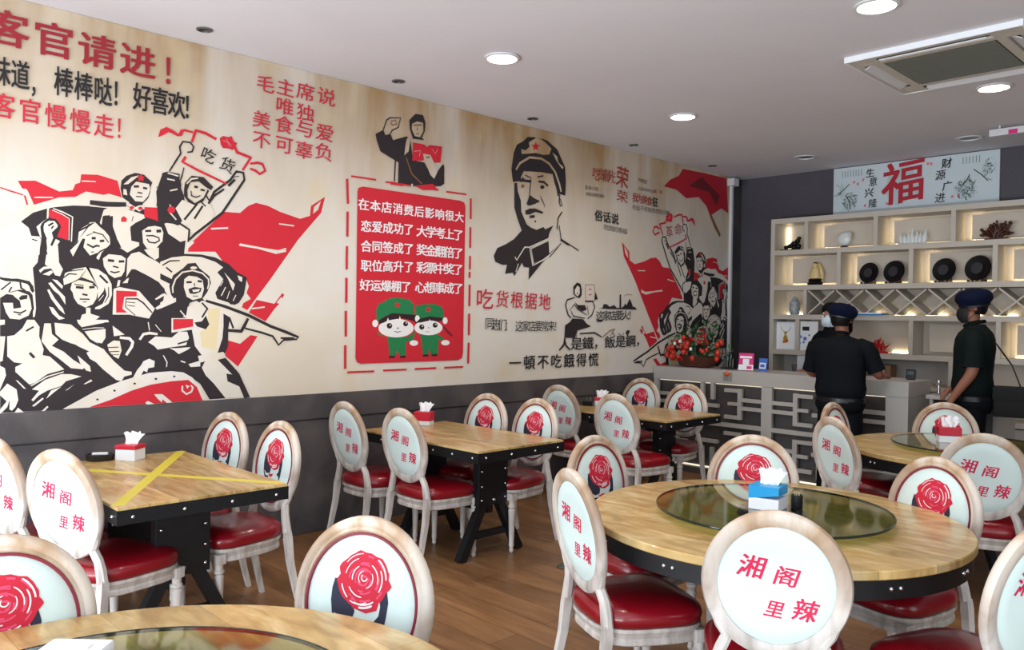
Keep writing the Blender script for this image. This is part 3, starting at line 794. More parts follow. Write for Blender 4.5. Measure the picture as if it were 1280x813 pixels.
children Wt 0 3814,1547 3821,1581 3833,1550
children Wt 0 4113,1533 4120,1556 4133,1537
children J 0 3751,1500 3747,1489 3738,1481 3724,1478 3711,1481 3701,1489 3697,1500 3701,1511 3710,1519 3724,1522 3737,1519 3747,1511
children J 0 3904,1516 3901,1506 3892,1499 3880,1496 3867,1499 3858,1506 3855,1516 3858,1526 3867,1533 3879,1536 3891,1534 3901,1526
children J 0 4068,1492 4065,1481 4055,1473 4041,1470 4028,1473 4018,1481 4014,1492 4017,1502 4027,1510 4040,1513 4054,1510 4064,1503
children J 0 4205,1507 4202,1497 4192,1489 4179,1486 4166,1489 4156,1496 4152,1507 4156,1517 4165,1525 4178,1527 4191,1525 4201,1517
children Wt 0 3738,1505 3735,1500 3728,1500 3725,1505 3728,1510 3735,1510
children Wt 0 3894,1523 3890,1518 3884,1518 3880,1523 3883,1527 3890,1527
children Wt 0 4056,1498 4052,1493 4045,1493 4042,1498 4045,1503 4052,1503
children Wt 0 4194,1513 4190,1508 4183,1508 4179,1513 4183,1518 4190,1518
children J 5 3770,1457 3800,1451 3834,1456
children J 3 4078,1454 4122,1453
children J 0 3810,1482 3807,1475 3800,1475 3796,1482 3800,1488 3807,1488
children J 0 4117,1486 4114,1481 4108,1481 4105,1485 4108,1490 4114,1490
children R 0 3796,1694 3806,1677 3830,1676 3811,1662 3817,1643 3797,1653 3776,1643 3782,1662 3763,1674 3787,1676
children R 0 4105,1661 4114,1643 4139,1642 4121,1629 4127,1610 4105,1620 4085,1609 4090,1628 4071,1641 4096,1643
children Wt 0 4007,1363 3999,1350 3977,1342 3951,1342 3929,1351 3921,1364 3929,1377 3950,1385 3977,1385 3999,1377
children Wt 0 4336,1361 4327,1348 4304,1341 4275,1341 4252,1349 4243,1362 4252,1375 4275,1383 4303,1383 4327,1375
children B 18 4266,1496 4309,1456 4361,1417
children J 17 3724,1256 3780,1257
children J 17 3830,1255 3884,1256
children J 17 4057,1260 4113,1261
children J 17 4146,1261 4208,1263
worker_woman K 0 5878,1819 5876,1887 5927,1927 5979,1916 6000,1866 5998,1805 5972,1778 5924,1786
worker_woman C 0 5896,1853 5934,1898 5967,1882 5971,1821 5940,1793 5900,1815
worker_woman K 0 5945,1821 5941,1810 5932,1810 5927,1820 5931,1831 5940,1831
worker_woman K 0 5899,1742 5945,1709 6050,1711 6078,1668 6012,1648 5946,1675
worker_woman K 0 5870,1579 6027,1572 6081,1529 6149,1503 6069,1486 5938,1460 5914,1391 5760,1392 5764,1511 5833,1545
worker_woman K 12 5898,1781 5790,1756 5768,1705 5806,1613 5851,1583
worker_woman K 10 5850,1647 5883,1601 6053,1581
worker_woman K 11 6049,1746 6170,1749 6201,1697 6160,1617 6093,1577
worker_woman K 8 5830,1655 5893,1716 5946,1666 6079,1616
worker_woman K 14 5763,1392 5768,1316
worker_woman K 13 5980,1432 6205,1440 6316,1397
worker_woman K 7 5938,1460 5933,1391
worker_woman K 7 6090,1703 6106,1616
worker_woman O 6 6052,1911 6193,1916 6197,1758 6056,1755 6052,1911
worker_woman P 13 6103,1865 6147,1871
worker_woman P 13 6104,1813 6148,1818
worker_woman K 0 6194,1767 6209,1846 6245,1773
worker_woman K 0 6254,1685 6323,1689 6336,1726 6385,1727 6435,1701 6506,1721 6550,1693 6594,1694 6593,1832 6616,1832 6623,1691 6666,1715 6688,1743 6711,1721 6732,1753 6761,1793 6792,1755 6816,1709 6846,1710 6893,1681 6727,1681 6436,1679
worker_woman T2 8 6671,1820 6722,1840 6805,1834
worker_woman K 0 6229,1565 6333,1566 6312,1548 6243,1548
worker_woman K 0 6703,1441 6732,1468 6777,1459 6734,1399
worker_woman O 9 6330,1397 6441,1459 6527,1477
worker_woman O 8 6443,1405 6512,1468
worker_woman K 8 6484,1441 6528,1405
worker_woman K 8 6586,1432 6645,1395 6674,1441
worker_woman R 0 6945,1477 6991,1468 7000,1421 6961,1440""".split("\n"):
    _t = _l.split()
    ART_DATA.append((_t[0], _t[1], int(_t[2]), [tuple(map(int, q.split(","))) for q in _t[3:]]))
ART_MIR = (-1.1139, 10126, 1.2076, -570)
ART_TX = [
    ('客官请进', 'DR', 0.035, (1128, 3118), (1821, 3099), 192, 181, 0),
    ('！', 'DR', 0.03, (2047, 3081), (2047, 3081), 150, 191, 0),
    ('味道', 'INK', 0.03, (1099, 2882), (1192, 2880), 83, 149, 0),
    ('，', 'INK', 0.03, (1280, 2849), (1280, 2849), 72, 135, 0),
    ('棒棒哒', 'INK', 0.03, (1411, 2886), (1623, 2878), 92, 156, 0),
    ('！', 'INK', 0.03, (1723, 2879), (1723, 2879), 92, 164, 0),
    ('好喜欢', 'INK', 0.03, (1849, 2885), (2060, 2881), 100, 156, 0),
    ('！', 'INK', 0.03, (2157, 2879), (2157, 2879), 104, 164, 0),
    ('客官慢慢走', 'RR', 0.02, (1112, 2695), (1630, 2675), 103, 128, 0),
    ('！', 'RR', 0.02, (1743, 2675), (1743, 2675), 93, 135, 0),
    ('毛', 'RR', 0.012, (2662, 3144), (2662, 3144), 123, 109, -3),
    ('主', 'RR', 0.012, (2813, 3148), (2813, 3148), 128, 112, -3),
    ('席', 'RR', 0.012, (2969, 3152), (2969, 3152), 133, 113, -3),
    ('说', 'RR', 0.012, (3138, 3151), (3138, 3151), 139, 115, -3),
    ('唯', 'RR', 0.012, (2808, 3019), (2808, 3019), 128, 111, -3),
    ('独', 'RR', 0.012, (2971, 3005), (2971, 3005), 133, 113, -3),
    ('美', 'RR', 0.012, (2636, 2893), (2636, 2893), 123, 109, -3),
    ('食', 'RR', 0.012, (2804, 2890), (2804, 2890), 128, 112, -3),
    ('与', 'RR', 0.012, (2966, 2890), (2966, 2890), 133, 114, -3),
    ('爱', 'RR', 0.012, (3128, 2889), (3128, 2889), 139, 116, -3),
    ('不', 'RR', 0.012, (2638, 2757), (2638, 2757), 123, 109, -3),
    ('可', 'RR', 0.012, (2806, 2751), (2806, 2751), 128, 112, -3),
    ('辜', 'RR', 0.012, (2962, 2736), (2962, 2736), 133, 114, -3),
    ('负', 'RR', 0.012, (3124, 2749), (3124, 2749), 138, 116, -3),
    ('吃', 'INK', 0.01, (2265, 2598), (2265, 2598), 90, 88, -20),
    ('货', 'INK', 0.01, (2396, 2554), (2396, 2554), 94, 90, -20),
    ('在本店消费后影响很大', 'WH', 0.035, (3471, 2410), (4420, 2407), 89, 81, 0),
    ('恋爱成功了', 'WH', 0.035, (3496, 2247), (3896, 2258), 90, 82, 0),
    ('大学考上了', 'WH', 0.035, (4027, 2254), (4410, 2255), 101, 86, 0),
    ('合同签成了', 'WH', 0.035, (3498, 2096), (3899, 2105), 90, 82, 0),
    ('奖金翻倍了', 'WH', 0.035, (4030, 2104), (4412, 2103), 101, 87, 0),
    ('职位高升了', 'WH', 0.035, (3501, 1949), (3901, 1961), 90, 82, 0),
    ('彩票中奖了', 'WH', 0.035, (4032, 1963), (4415, 1967), 101, 86, 0),
    ('好运爆棚了', 'WH', 0.035, (3493, 1802), (3879, 1802), 90, 81, 0),
    ('心想事成了', 'WH', 0.035, (4020, 1803), (4418, 1808), 101, 86, 0),
    ('吃', 'RR', 0.01, (4721, 1721), (4721, 1721), 187, 166, 0),
    ('货根据地', 'RR', 0.01, (4931, 1727), (5476, 1718), 146, 141, -3),
    ('同志们：', 'INK', 0.0, (4782, 1514), (5015, 1497), 104, 98, 0),
    ('这家店要常来！', 'INK', 0.0, (5145, 1494), (5657, 1495), 91, 94, 0),
    ('这家店要火！', 'INK', 0.01, (6280, 1601), (6802, 1615), 113, 95, 0),
    ('人是鐵，飯是鋼，', 'INK', 0.02, (5762, 1320), (6961, 1346), 159, 115, 0),
    ('一頓不吃餓得慌', 'INK', 0.025, (5102, 1160), (6192, 1163), 141, 122, 0),
    ('吃货最光', 'BRR', 0.0, (6184, 3000), (6435, 3009), 110, 118, -8),
    ('荣', 'BRR', 0.02, (6604, 3015), (6604, 3015), 185, 204, -5),
    ('荣', 'BRR', 0.0, (6609, 2827), (6609, 2827), 171, 114, -5),
    ('俗话说', 'INK', 0.03, (6237, 2594), (6497, 2587), 112, 103, 0),
    ('吃饱的幸福', 'GR', 0.0, (6358, 2494), (6658, 2479), 76, 56, 0),
    ('我为美食', 'BRR', 0.02, (6824, 2843), (7076, 2834), 89, 91, 0),
    ('狂', 'INK', 0.03, (7177, 2832), (7177, 2832), 94, 94, 0),
    ('革命小将', 'GR', 0.01, (6041, 2856), (6199, 2860), 47, 39, 0),
    ('美食在前勇往直前', 'GR', 0.0, (6055, 2795), (6300, 2800), 42, 35, 0),
    ('为吃货', 'GR', 0.01, (6901, 3037), (6999, 3033), 55, 42, 0),
    ('人民的好吃货', 'GR', 0.0, (6890, 2951), (7130, 2946), 48, 37, 0),
    ('最美', 'BRR', 0.0, (7173, 2952), (7275, 2955), 51, 39, 0),
    ('吃饭不积极思想有问题', 'GR', 0.0, (6813, 2742), (7416, 2744), 61, 50, 0),
    ('革', 'P2', 0.0, (7452, 2537), (7452, 2537), 121, 122, 10),
    ('命', 'P2', 0.0, (7619, 2578), (7619, 2578), 124, 125, 10),
]


# ------------------------------------------------------------------ the room
XL, XR, YB, YF, ZC = -5.184, 3.0, 9.0, -2.45, 3.316
tag(MB().b2(XL - .3, XR + .3, YF - .3, YB + .3, -.12, 0).build('floor', M['floor']), kind='structure')
tag(MB().b2(XL - .3, XR + .3, YF - .3, YB + .3, ZC, ZC + .12).build('ceiling', M['ceiling']), kind='structure')
wl = tag(MB().b2(XL - .2, XL - .012, YF - .3, YB + .2, -.05, ZC + .05).build('wall_left', M['slate']), kind='structure')
MB().b2(XL - .015, XL + .012, YF, YB - .001, .826, 1.004, .003).build('wainscot_band', M['slate'], wl)
MB().b2(XL - .015, XL, YF, YB - .001, 0.002, .816, .002).build('wainscot_panel', M['slate'], wl)
tag(MB().b2(XL - .2, XR + .2, YB, YB + .2, -.05, ZC + .05).build('wall_back', M['back_wall']), kind='structure')
# right wall and shop front, both with glazing, all behind or beside the camera
wr = MB(); wr.b2(XR, XR + .15, 3.2, YB + .2, -.05, ZC + .05); wr.b2(XR, XR + .15, YF - .2, 3.2, 2.9, ZC + .05); wr.b2(XR, XR + .15, YF - .2, 3.2, -.05, .2); wr.b2(XR, XR + .15, YF - .2, -1.9, .2, 2.9)
tag(wr.build('wall_right', M['white_wall']), kind='structure')
wf = MB(); wf.b2(XL - .2, XR + .2, YF - .15, YF, 3.0, ZC + .05); wf.b2(XL - .2, XR + .2, YF - .15, YF, -.05, .15); wf.b2(XL - .2, XL + .1, YF - .15, YF, .15, 3.0); wf.b2(XR - .2, XR + .2, YF - .15, YF, .15, 3.0)
tag(wf.build('wall_front', M['white_wall']), kind='structure')


def window(n, horiz, a0, a1, z0, z1, pos, k):
    w = MB()
    for i in range(k + 1):
        q = a0 + (a1 - a0) * i / k
        if horiz: w.b2(q - .03, q + .03, pos - .06, pos - .01, z0, z1)
        else: w.b2(pos + .02, pos + .07, q - .03, q + .03, z0, z1)
    for z in (z0 + .03, z1 - .03):
        if horiz: w.b2(a0, a1, pos - .06, pos - .01, z - .03, z + .03)
        else: w.b2(pos + .02, pos + .07, a0, a1, z - .03, z + .03)
    o = tag(w.build('window_%d' % n, M['black_metal']), kind='structure')
    for i in range(k):
        p0 = a0 + (a1 - a0) * i / k + .03; p1 = a0 + (a1 - a0) * (i + 1) / k - .03
        g = MB()
        if horiz: g.b2(p0, p1, pos - .040, pos - .032, z0 + .06, z1 - .06)
        else: g.b2(pos + .040, pos + .048, p0, p1, z0 + .06, z1 - .06)
        g.build('pane', M['clear'], o)


window(1, True, XL + .1, XR - .2, .15, 3.0, YF, 5)
window(2, False, -1.9, 3.2, .2, 2.9, XR, 3)
tag(MB().b2(XL - 8, XR + 10, YF - 12, YF - .3, -.2, -.12).build('ground', M['asphalt']), kind='structure')

# mural print on the left wall ------------------------------------------------
mural = MB().b2(XL - .011, XL, YF + .02, 8.70, 1.006, ZC - .002).build('mural', M['paper'], wl)


def on_wall(y, z, lay): return (XL + .0006 + lay * .00002, y, z)


groups = {}
LAY = 0
for g, col, w, pts in ART_DATA:
    LAY += 1
    mb = groups.setdefault(g, MB()); mb.m(ART[col])
    if w: vs, fs = ribbon(pts, w * 1.22)
    else: vs, fs = pts, [tuple(range(len(pts)))]
    mb.add([on_wall(p[0] / 1000, p[1] / 1000, LAY % 400) for p in vs], fs)
a_, b_, c_, d_ = ART_MIR
mb = MB(); mb.m(ART['K'])
LAY = 0
for g, col, w, pts in ART_DATA:
    if g != 'crowd': continue
    LAY += 1; mb.m(ART[col])
    pp = []
    for p in pts:
        pp.append((min(p[0] * a_ + b_, 8695), max(1010, p[1] * c_ + d_)))
    if w: vs, fs = ribbon([tuple(q) for q in dict.fromkeys(pp)], w * 1.3) if len(dict.fromkeys(pp)) > 1 else ([], [])
    else: vs, fs = pp, [tuple(range(len(pp)))]
    vs = [(min(v[0], 8695), max(1010, v[1])) for v in vs]
    mb.add([on_wall(v[0] / 1000, v[1] / 1000, LAY) for v in vs], fs)
groups['far_crowd'] = mb
LBL = {'crowd': 'black, cream and red print of a cheering crowd with red flags', 'far_crowd': 'mirrored smaller print of the cheering crowd near the far corner', 'portrait': 'black line portrait of a man in a peaked cap with a red star',
       'reader': 'print of a man with a raised fist holding an open red book', 'placard': 'red rounded notice with a dashed red border', 'children': 'cartoon of two children in green caps on the red notice',
       'worker_woman': 'small line print of a woman holding up a board beside a skyline', 'big_flag': 'dark red flag print in the far top corner'}
for g, mb in groups.items(): tag(mb.build('printed_picture', None, mural), LBL.get(g))
CN = {'INK': 'black', 'DR': 'dark red', 'RR': 'bright red', 'WH': 'white', 'BRR': 'brownish red', 'GR': 'small grey', 'P2': 'faded pink'}
line_mb = None; line_last = None
for (t, col, bold, a, b, w, h, tilt) in ART_TX:
    near = line_last and line_last[0] == col and abs(a[0] - line_last[1]) < 520 and abs(a[1] - line_last[2]) < 260 and (len(t) == 1 or line_last[3] == 1)
    if not near:
        if line_mb: tag(line_mb.build('lettering', None, mural), line_lab)
        line_mb = MB(); line_lab = CN[col] + ' lettering'
    line_mb.m(ART[col]); line_last = (col, b[0], b[1], len(t))
    n = len(t)
    for i, ch in enumerate(t):
        f = i / (n - 1) if n > 1 else 0
        cy = (a[0] + (b[0] - a[0]) * f) / 1000; cz = (a[1] + (b[1] - a[1]) * f) / 1000
        put_text(line_mb, ch, bold, lambda X, Y, k, cy=cy, cz=cz: (XL + .010 + k * .0002, cy + X, cz + Y), w / 1000, h / 1000, tilt)
tag(line_mb.build('lettering', None, mural), line_lab)
# conduit at the end of the mural
tr = tag(MB().b2(XL, XL + .035, 8.695, 8.735, 1.09, ZC - .10, .004).build('trim_1', M['trim_white']), kind='structure')
tag(MB().b2(XL, XL + .09, 8.64, 8.76, ZC - .12, ZC - .03, .006).build('cable_box', M['trim_white']), 'small white cable box on top of the conduit in the far corner', 'cable box')

# ------------------------------------------------------------------ ceiling fittings
def downlight(x, y, label):
    t = thing('downlight', label, 'ceiling light', (x, y, ZC), 0, 'lit round downlights')
    MB().lathe([(.100, -.001), (.118, -.004), (.118, -.014), (.100, -.018), (.098, -.012), (.095, -.001)], n=32).build('rim', M['trim_white'], t, 40)
    MB().lathe([(.001, -.004), (.094, -.004), (.094, -.013), (.001, -.016)], n=32).build('lens', M['lamp_on'], t, 40)
    l = D.lights.new('downlight_glow', 'AREA'); l.shape = 'DISK'; l.size = .18; l.energy = 9; l.color = (1, .93, .84); l.spread = R(150)
    o = D.objects.new('downlight_glow', l); COL.objects.link(o); o.location = (x, y, ZC - .03)


downlight(-3.94, 3.72, 'round lit downlight nearest the camera, above the cartoon notice')
downlight(-3.94, 5.84, 'round lit downlight above the portrait, middle of the ceiling')
downlight(-1.80, 6.63, 'round lit downlight beside the cassette air conditioner')
downlight(-3.94, 1.60, 'round lit downlight over the taped table, out of frame above')
downlight(-1.80, 4.50, 'round lit downlight over the near round table, out of frame above')
downlight(-1.80, 2.38, 'round lit downlight over the nearest round table, out of frame above')
NM = ['above the red headline lettering', 'above the red handwritten verse', 'above the cap portrait', 'above the small red calligraphy', 'above the far red flag']
for (x, y), nm in zip([(-4.89, 2.11), (-4.90, 3.575), (-4.95, 5.05), (-4.95, 6.49), (-4.96, 7.95)], NM):
    t = thing('wall_washer', 'small unlit recessed spotlight by the mural, ' + nm, 'ceiling light', (x, y, ZC), 0, 'unlit spotlights along the mural')
    MB().lathe([(.034, -.001), (.048, -.003), (.048, -.008), (.036, -.010), (.034, -.002)], n=20).build('rim', M['lamp_off'], t, 40)
    MB().lathe([(.001, -.001), (.032, -.001), (.024, -.006), (.001, -.007)], n=20).build('bulb', M['black_plastic'], t, 40)
for (x, y), nm in zip([(-3.97, 8.15), (-2.45, 8.30)], ['left of the calligraphy banner', 'in front of the calligraphy banner']):
    t = thing('unlit_downlight', 'unlit grey round downlight in the ceiling ' + nm, 'ceiling light', (x, y, ZC), 0)
    MB().lathe([(.09, -.001), (.115, -.004), (.115, -.012), (.09, -.015), (.088, -.002)], n=28).build('rim', M['trim_white'], t, 40)
    MB().lathe([(.001, -.001), (.088, -.001), (.07, -.006), (.001, -.007)], n=28).build('lens', M['lamp_off'], t, 40)

# cassette air conditioner
ac = thing('air_conditioner', 'square ceiling cassette air conditioner with dark central grille', 'air conditioner', (-1.80, 5.78, ZC))
z0 = -.035
f = MB()
h, g = .50, .33
for sx, sy in ((1, 0), (-1, 0), (0, 1), (0, -1)):
    if sx: f.b2(sx * g, sx * .385, -h, h, z0, 0, .003); f.b2(sx * .455, sx * h, -h, h, z0, 0, .003)
    else: f.b2(-h, h, sy * g, sy * .385, z0 + .001, -.001, .003); f.b2(-h, h, sy * .455, sy * h, z0 + .001, -.001, .003)
for a in (-1, 1):
    for b in (-1, 1): f.b2(a * .33, a * .499, b * .33, b * .499, z0 + .002, -.002)
f.build('frame', M['ac'], ac)
lp = MB()
for s_ in (-1, 1): lp.b2(s_ * .5, s_ * .512, -.512, .512, z0 - .003, 0, .002); lp.b2(-.5, .5, s_ * .5, s_ * .512, z0 - .003, 0, .002)
lp.build('outer_lip', M['white'], ac)
MB().b2(-.45, .45, -.45, .45, -.012, -.004).build('air_slot', M['grille'], ac)
for sx, sy in ((1, 0), (-1, 0), (0, 1), (0, -1)):
    v = MB()
    L4 = Matrix.Rotation(R(28) * (sx - sy), 4, 'Y' if sx else 'X')
    if sx: v.box((sx * .425, 0, -.030), (.075, .62, .006), M4=Matrix.Rotation(R(25) * sx, 4, 'Y'))
    else: v.box((0, sy * .425, -.030), (.62, .075, .006), M4=Matrix.Rotation(-R(25) * sy, 4, 'X'))
    v.build('louvre', M['trim_white'], ac)
gr = MB().b2(-.325, .325, -.325, .325, -.030, -.010).build('grille', M['grille'], ac)
s = MB()
for i in range(24):
    y = -.31 + i * .027; s.b2(-.32, .32, y, y + .008, -.036, -.030)
tag(s.build('grille_slats', mat('grille_slat', '#5d5b50', .5), gr), kind='stuff')
e = thing('sign_box', 'slim white ceiling box with a pink mark, above the calligraphy banner', 'ceiling light', (-2.02, 7.98, ZC))
MB().b2(-.17, .30, -.03, .03, -.09, -.03, .005).build('housing', M['trim_white'], e)
MB().b2(-.02, .05, -.032, -.03, -.088, -.05).build('mark', M['pink'], e)
for q in (-.1, .2): MB().b2(q, q + .012, -.006, .006, -.03, 0).build('bracket', M['trim_white'], e)

# ------------------------------------------------------------------ wall banner
bn = thing('wall_banner', 'white calligraphy banner with a big red character above the shelves', 'banner', (-3.18, YB, 3.05))
BX0, BX1, BZ0, BZ1 = -4.03, -2.37, -.265, .255      # x in world, z relative
MB().b2(-.85, .81, -.028, -.002, BZ0, BZ1, .003).build('board', mat('banner_white', '#ccd6da', .6, var=.03), bn)


def bpl(X, Z, k=0): return (X, -.030 - k * .0004, Z)


# banner pixel box: x 1041..1249 left to right, heights 58 px -> local frame 1.66 x .52
def bq(u, v): return ((u - .5) * 1.66 - .02, (.5 - v) * .52 - .005)


t = MB()
for ch, u, v, s, cl, k in [('福', .455, .50, .40, 'CR', .03), ('生', .245, .19, .085, 'INK', .03), ('意', .265, .38, .085, 'INK', .02), ('兴', .24, .60, .09, 'INK', .03), ('隆', .265, .83, .085, 'INK', .02),
                        ('财', .71, .17, .09, 'INK', .03), ('源', .675, .39, .09, 'INK', .02), ('广', .715, .62, .085, 'INK', .03), ('进', .675, .84, .09, 'INK', .02)]:
    t.m(ART[cl]); x, z = bq(u, v)
    put_text(t, ch, k, lambda X, Y, k, x=x, z=z: bpl(x + X, z + Y, 6 + k * .5), s, s * 1.05, 6 if ch == '福' else 3, .12)
for u0, n in ((.06, 8), (.80, 6)):
    for i in range(n):
        x, z = bq(u0 + i * .018, .13); t.m(ART['DG']); t.add([bpl(x, z + .03, 2), bpl(x + .006, z + .03, 2), bpl(x + .006, z - .04, 2), bpl(x, z - .04, 2)], [(0, 1, 2, 3)])
for u, v in ((.14, .33), (.165, .38), (.20, .30), (.215, .85), (.355, .85), (.37, .86), (.60, .12), (.62, .13), (.745, .82), (.78, .80)):
    x, z = bq(u, v); t.m(ART['P']); t.add([bpl(x - .012, z + .014, 2), bpl(x + .012, z + .014, 2), bpl(x + .012, z - .014, 2), bpl(x - .012, z - .014, 2)], [(0, 1, 2, 3)])
t.build('lettering', None, bn)
w = MB(); random.seed(3)


def wash(cx, cz, sx, sz, n, L):
    for i in range(n):
        a = random.uniform(0, 2 * PI); r = random.random() ** .6
        x = cx + sx * r * math.cos(a); z = cz + sz * r * math.sin(a)
        b = random.uniform(0, PI); l = L * random.uniform(.5, 1.2); q = .0035 * random.uniform(.6, 2)
        dx, dz = math.cos(b) * l, math.sin(b) * l; nx, nz = -math.sin(b) * q, math.cos(b) * q
        w.m(ART[random.choice(['DG', 'DG', 'LG', 'INK'] if i % 3 == 0 else ['DG', 'LG'])])
        w.add([bpl(x - dx, z - dz, 1 + i % 3), bpl(x + nx, z + nz, 1 + i % 3), bpl(x + dx, z + dz, 1 + i % 3), bpl(x - nx, z - nz, 1 + i % 3)], [(0, 1, 2, 3)])


for u, v, a_, b_ in ((.12, .72, .07, .07), (.82, .70, .08, .08), (.455, .5, .19, .19), (.06, .5, .03, .08), (.93, .35, .04, .07)):
    x, z = bq(u, v); w.m(ART['LG']); w.add([bpl(x + a_ * math.cos(i * PI / 8) * (1 + .2 * math.sin(i * 2.3)), z + b_ * math.sin(i * PI / 8) * (1 + .2 * math.cos(i * 1.7)), 0) for i in range(16)], [tuple(range(16))])
x, z = bq(.12, .72); wash(x, z, .085, .10, 70, .035)
x, z = bq(.82, .70); wash(x, z, .10, .10, 90, .04)
x, z = bq(.03, .55); wash(x, z, .03, .12, 14, .03)
x, z = bq(.95, .35); wash(x, z, .05, .12, 22, .03)
for a, b in (((.03, .56), (.11, .36)), ((.80, .62), (.84, .42)), ((.86, .33), (.94, .58)), ((.09, .6), (.12, .9))):
    vs, fs = ribbon([bq(*a), bq((a[0] + b[0]) / 2 + .006, (a[1] + b[1]) / 2), bq(*b)], .010)
    w.m(ART['INK']); w.add([bpl(v[0], v[1], 4) for v in vs], fs)
w.build('ink_painting', None, bn)

# ------------------------------------------------------------------ display shelving on the back wall
SY, SB = 8.65, 8.985      # front plane and back
SX0, SX1 = -4.61, -.40
sh = thing('display_shelf', 'tall greige built-in display shelving with warm lit cells and a diamond lattice row', 'shelf', (0, 0, 0))
TH = .055
B = M['laminate']


def sbox(name, x0, x1, z0, z1, y0=SY, y1=SB - .03, m=B): return MB().b2(x0, x1, y0, y1, z0, z1, .002).build(name, m, sh)


MB().b2(SX0 + .02, SX1 - .02, SB - .028, SB, .0, 2.72).build('back_panel', M['laminate_back'], sh)
sbox('side_panel', SX0, SX0 + .05, .0, 2.75); sbox('side_panel', SX1 - .05, SX1, 0, 2.75)
PL = [2.695, 2.335, 1.935, 1.605, 1.205]
for z in PL: sbox('shelf_board', SX0 + .05, SX1 - .05, z, z + TH, SY + .001)
R1 = [-4.19, -3.43, -2.68, -1.93, -1.18]; R2 = [-3.815, -3.07, -2.31, -1.56, -.81]; R4 = [-4.275, -3.06, -2.27, -1.50]
for x in R1: sbox('divider', x - .022, x + .022, PL[1] + TH, PL[0], SY + .002)
for x in R2: sbox('divider', x - .022, x + .022, PL[2] + TH, PL[1], SY + .002)
sbox('divider', -4.21, -4.17, PL[3] + TH, PL[2], SY + .002)
for x in R4: sbox('divider', x - .022, x + .022, PL[4] + TH, PL[3], SY + .002)
# diamond lattice: crossing slats
zb, zt = PL[3] + TH, PL[2]
x = -4.165; step = .3135
hgt = zt - zb
while x < SX1 - .10:
    x2 = min(x + step, SX1 - .06)
    L = math.hypot(x2 - x, hgt); an = math.atan2(hgt, x2 - x)
    for s in (1, -1):
        MB().box(((x + x2) / 2, (SY + SB - .03) / 2 + (.002 if s > 0 else 0), (zb + zt) / 2), (L - .03, SB - .03 - SY - .02, .016), M4=Matrix.Rotation(-an * s, 4, 'Y')).build('lattice_slat', B, sh)
    x = x2
# raised back boards hide the led strips; the strips glow along the bottom and left of each cell
def cell(x0, x1, z0, z1, left=True, lamp=1.0, bottom=True):
    MB().b2(x0 + .075, x1 - .045, SB - .085, SB - .073, z0 + .030, z1 - .03, .002).build('cell_panel', M['laminate_back'], sh)
    if bottom: MB().b2(x0 + .06, x1 - .04, SB - .062, SB - .052, z0 + .003, z0 + .012).build('led_strip', M['led'], sh)
    if left: MB().b2(x0 + .085, x0 + .095, SB - .066, SB - .054, z0 + .03, z1 - .03).build('led_strip', M['led_hidden'], sh)


rows = [(PL[1] + TH, PL[0], [SX0 + .05] + R1 + [SX1 - .05]), (PL[2] + TH, PL[1], [SX0 + .05] + R2 + [SX1 - .05])]
for z0, z1, xs in rows:
    for i in range(len(xs) - 1):
        if z0 > 2.3 and i == 0:
            MB().b2(xs[0] + .02, xs[0] + .03, SB - .05, SB - .035, z0 + .02, z1 - .02).build('led_strip', M['led'], sh); continue
        cell(xs[i] + .022, xs[i + 1] - .022, z0, z1)
MB().b2(SX0 + .07, -4.23, SB - .05, SB - .035, zb + .004, zb + .014).build('led_strip', M['led'], sh)
for i in range(1, 12):
    xx = -4.165 + step * i
    if i != 1: MB().b2(xx - .10, xx + .10, SB - .05, SB - .035, zb + .004, zb + .014).build('led_strip', M['led'], sh)
cell(R4[1] + .022, R4[2] - .022, PL[4] + TH, PL[3], left=False, bottom=False); cell(R4[2] + .022, R4[3] - .022, PL[4] + TH, PL[3])
MB().b2(-3.34, -3.10, SB - .05, SB - .035, PL[4] + TH + .004, PL[4] + TH + .02).build('led_strip', M['led'], sh)
# lower open part: grey recess, post, low cupboards
sbox('post', -2.70, -2.62, 0, PL[4], SY + .001, SY + .08)
MB().b2(SX0 + .05, -2.70, SB - .06, SB - .03, .96, PL[4]).build('recess_panel', M['grey_lam'], sh)
sbox('worktop', SX0 + .05, -2.71, .90, .94, SY + .002)
for x0, x1 in ((-4.555, -3.95), (-3.945, -3.33), (-3.325, -2.71)):
    dr = MB().b2(x0, x1 - .003, SY + .02, SY + .04, .08, .895, .003).build('cupboard_door', M['grey_lam'], sh)
    MB().b2(x1 - .06, x1 - .045, SY + .003, SY + .019, .55, .75, .002).build('handle', M['chrome'], dr)
for x0, x1 in ((-2.60, -1.85), (-1.84, -1.10)): 
    dr = MB().b2(x0, x1, SY + .02, SY + .04, .02, .60, .003).build('cupboard_door', M['grey_lam'], sh)
sbox('shelf_board', -2.62, SX1 - .05, .61, .66, SY + .003)
sbox('shelf_board', -2.62, SX1 - .05, .90, .94, SY + .003)

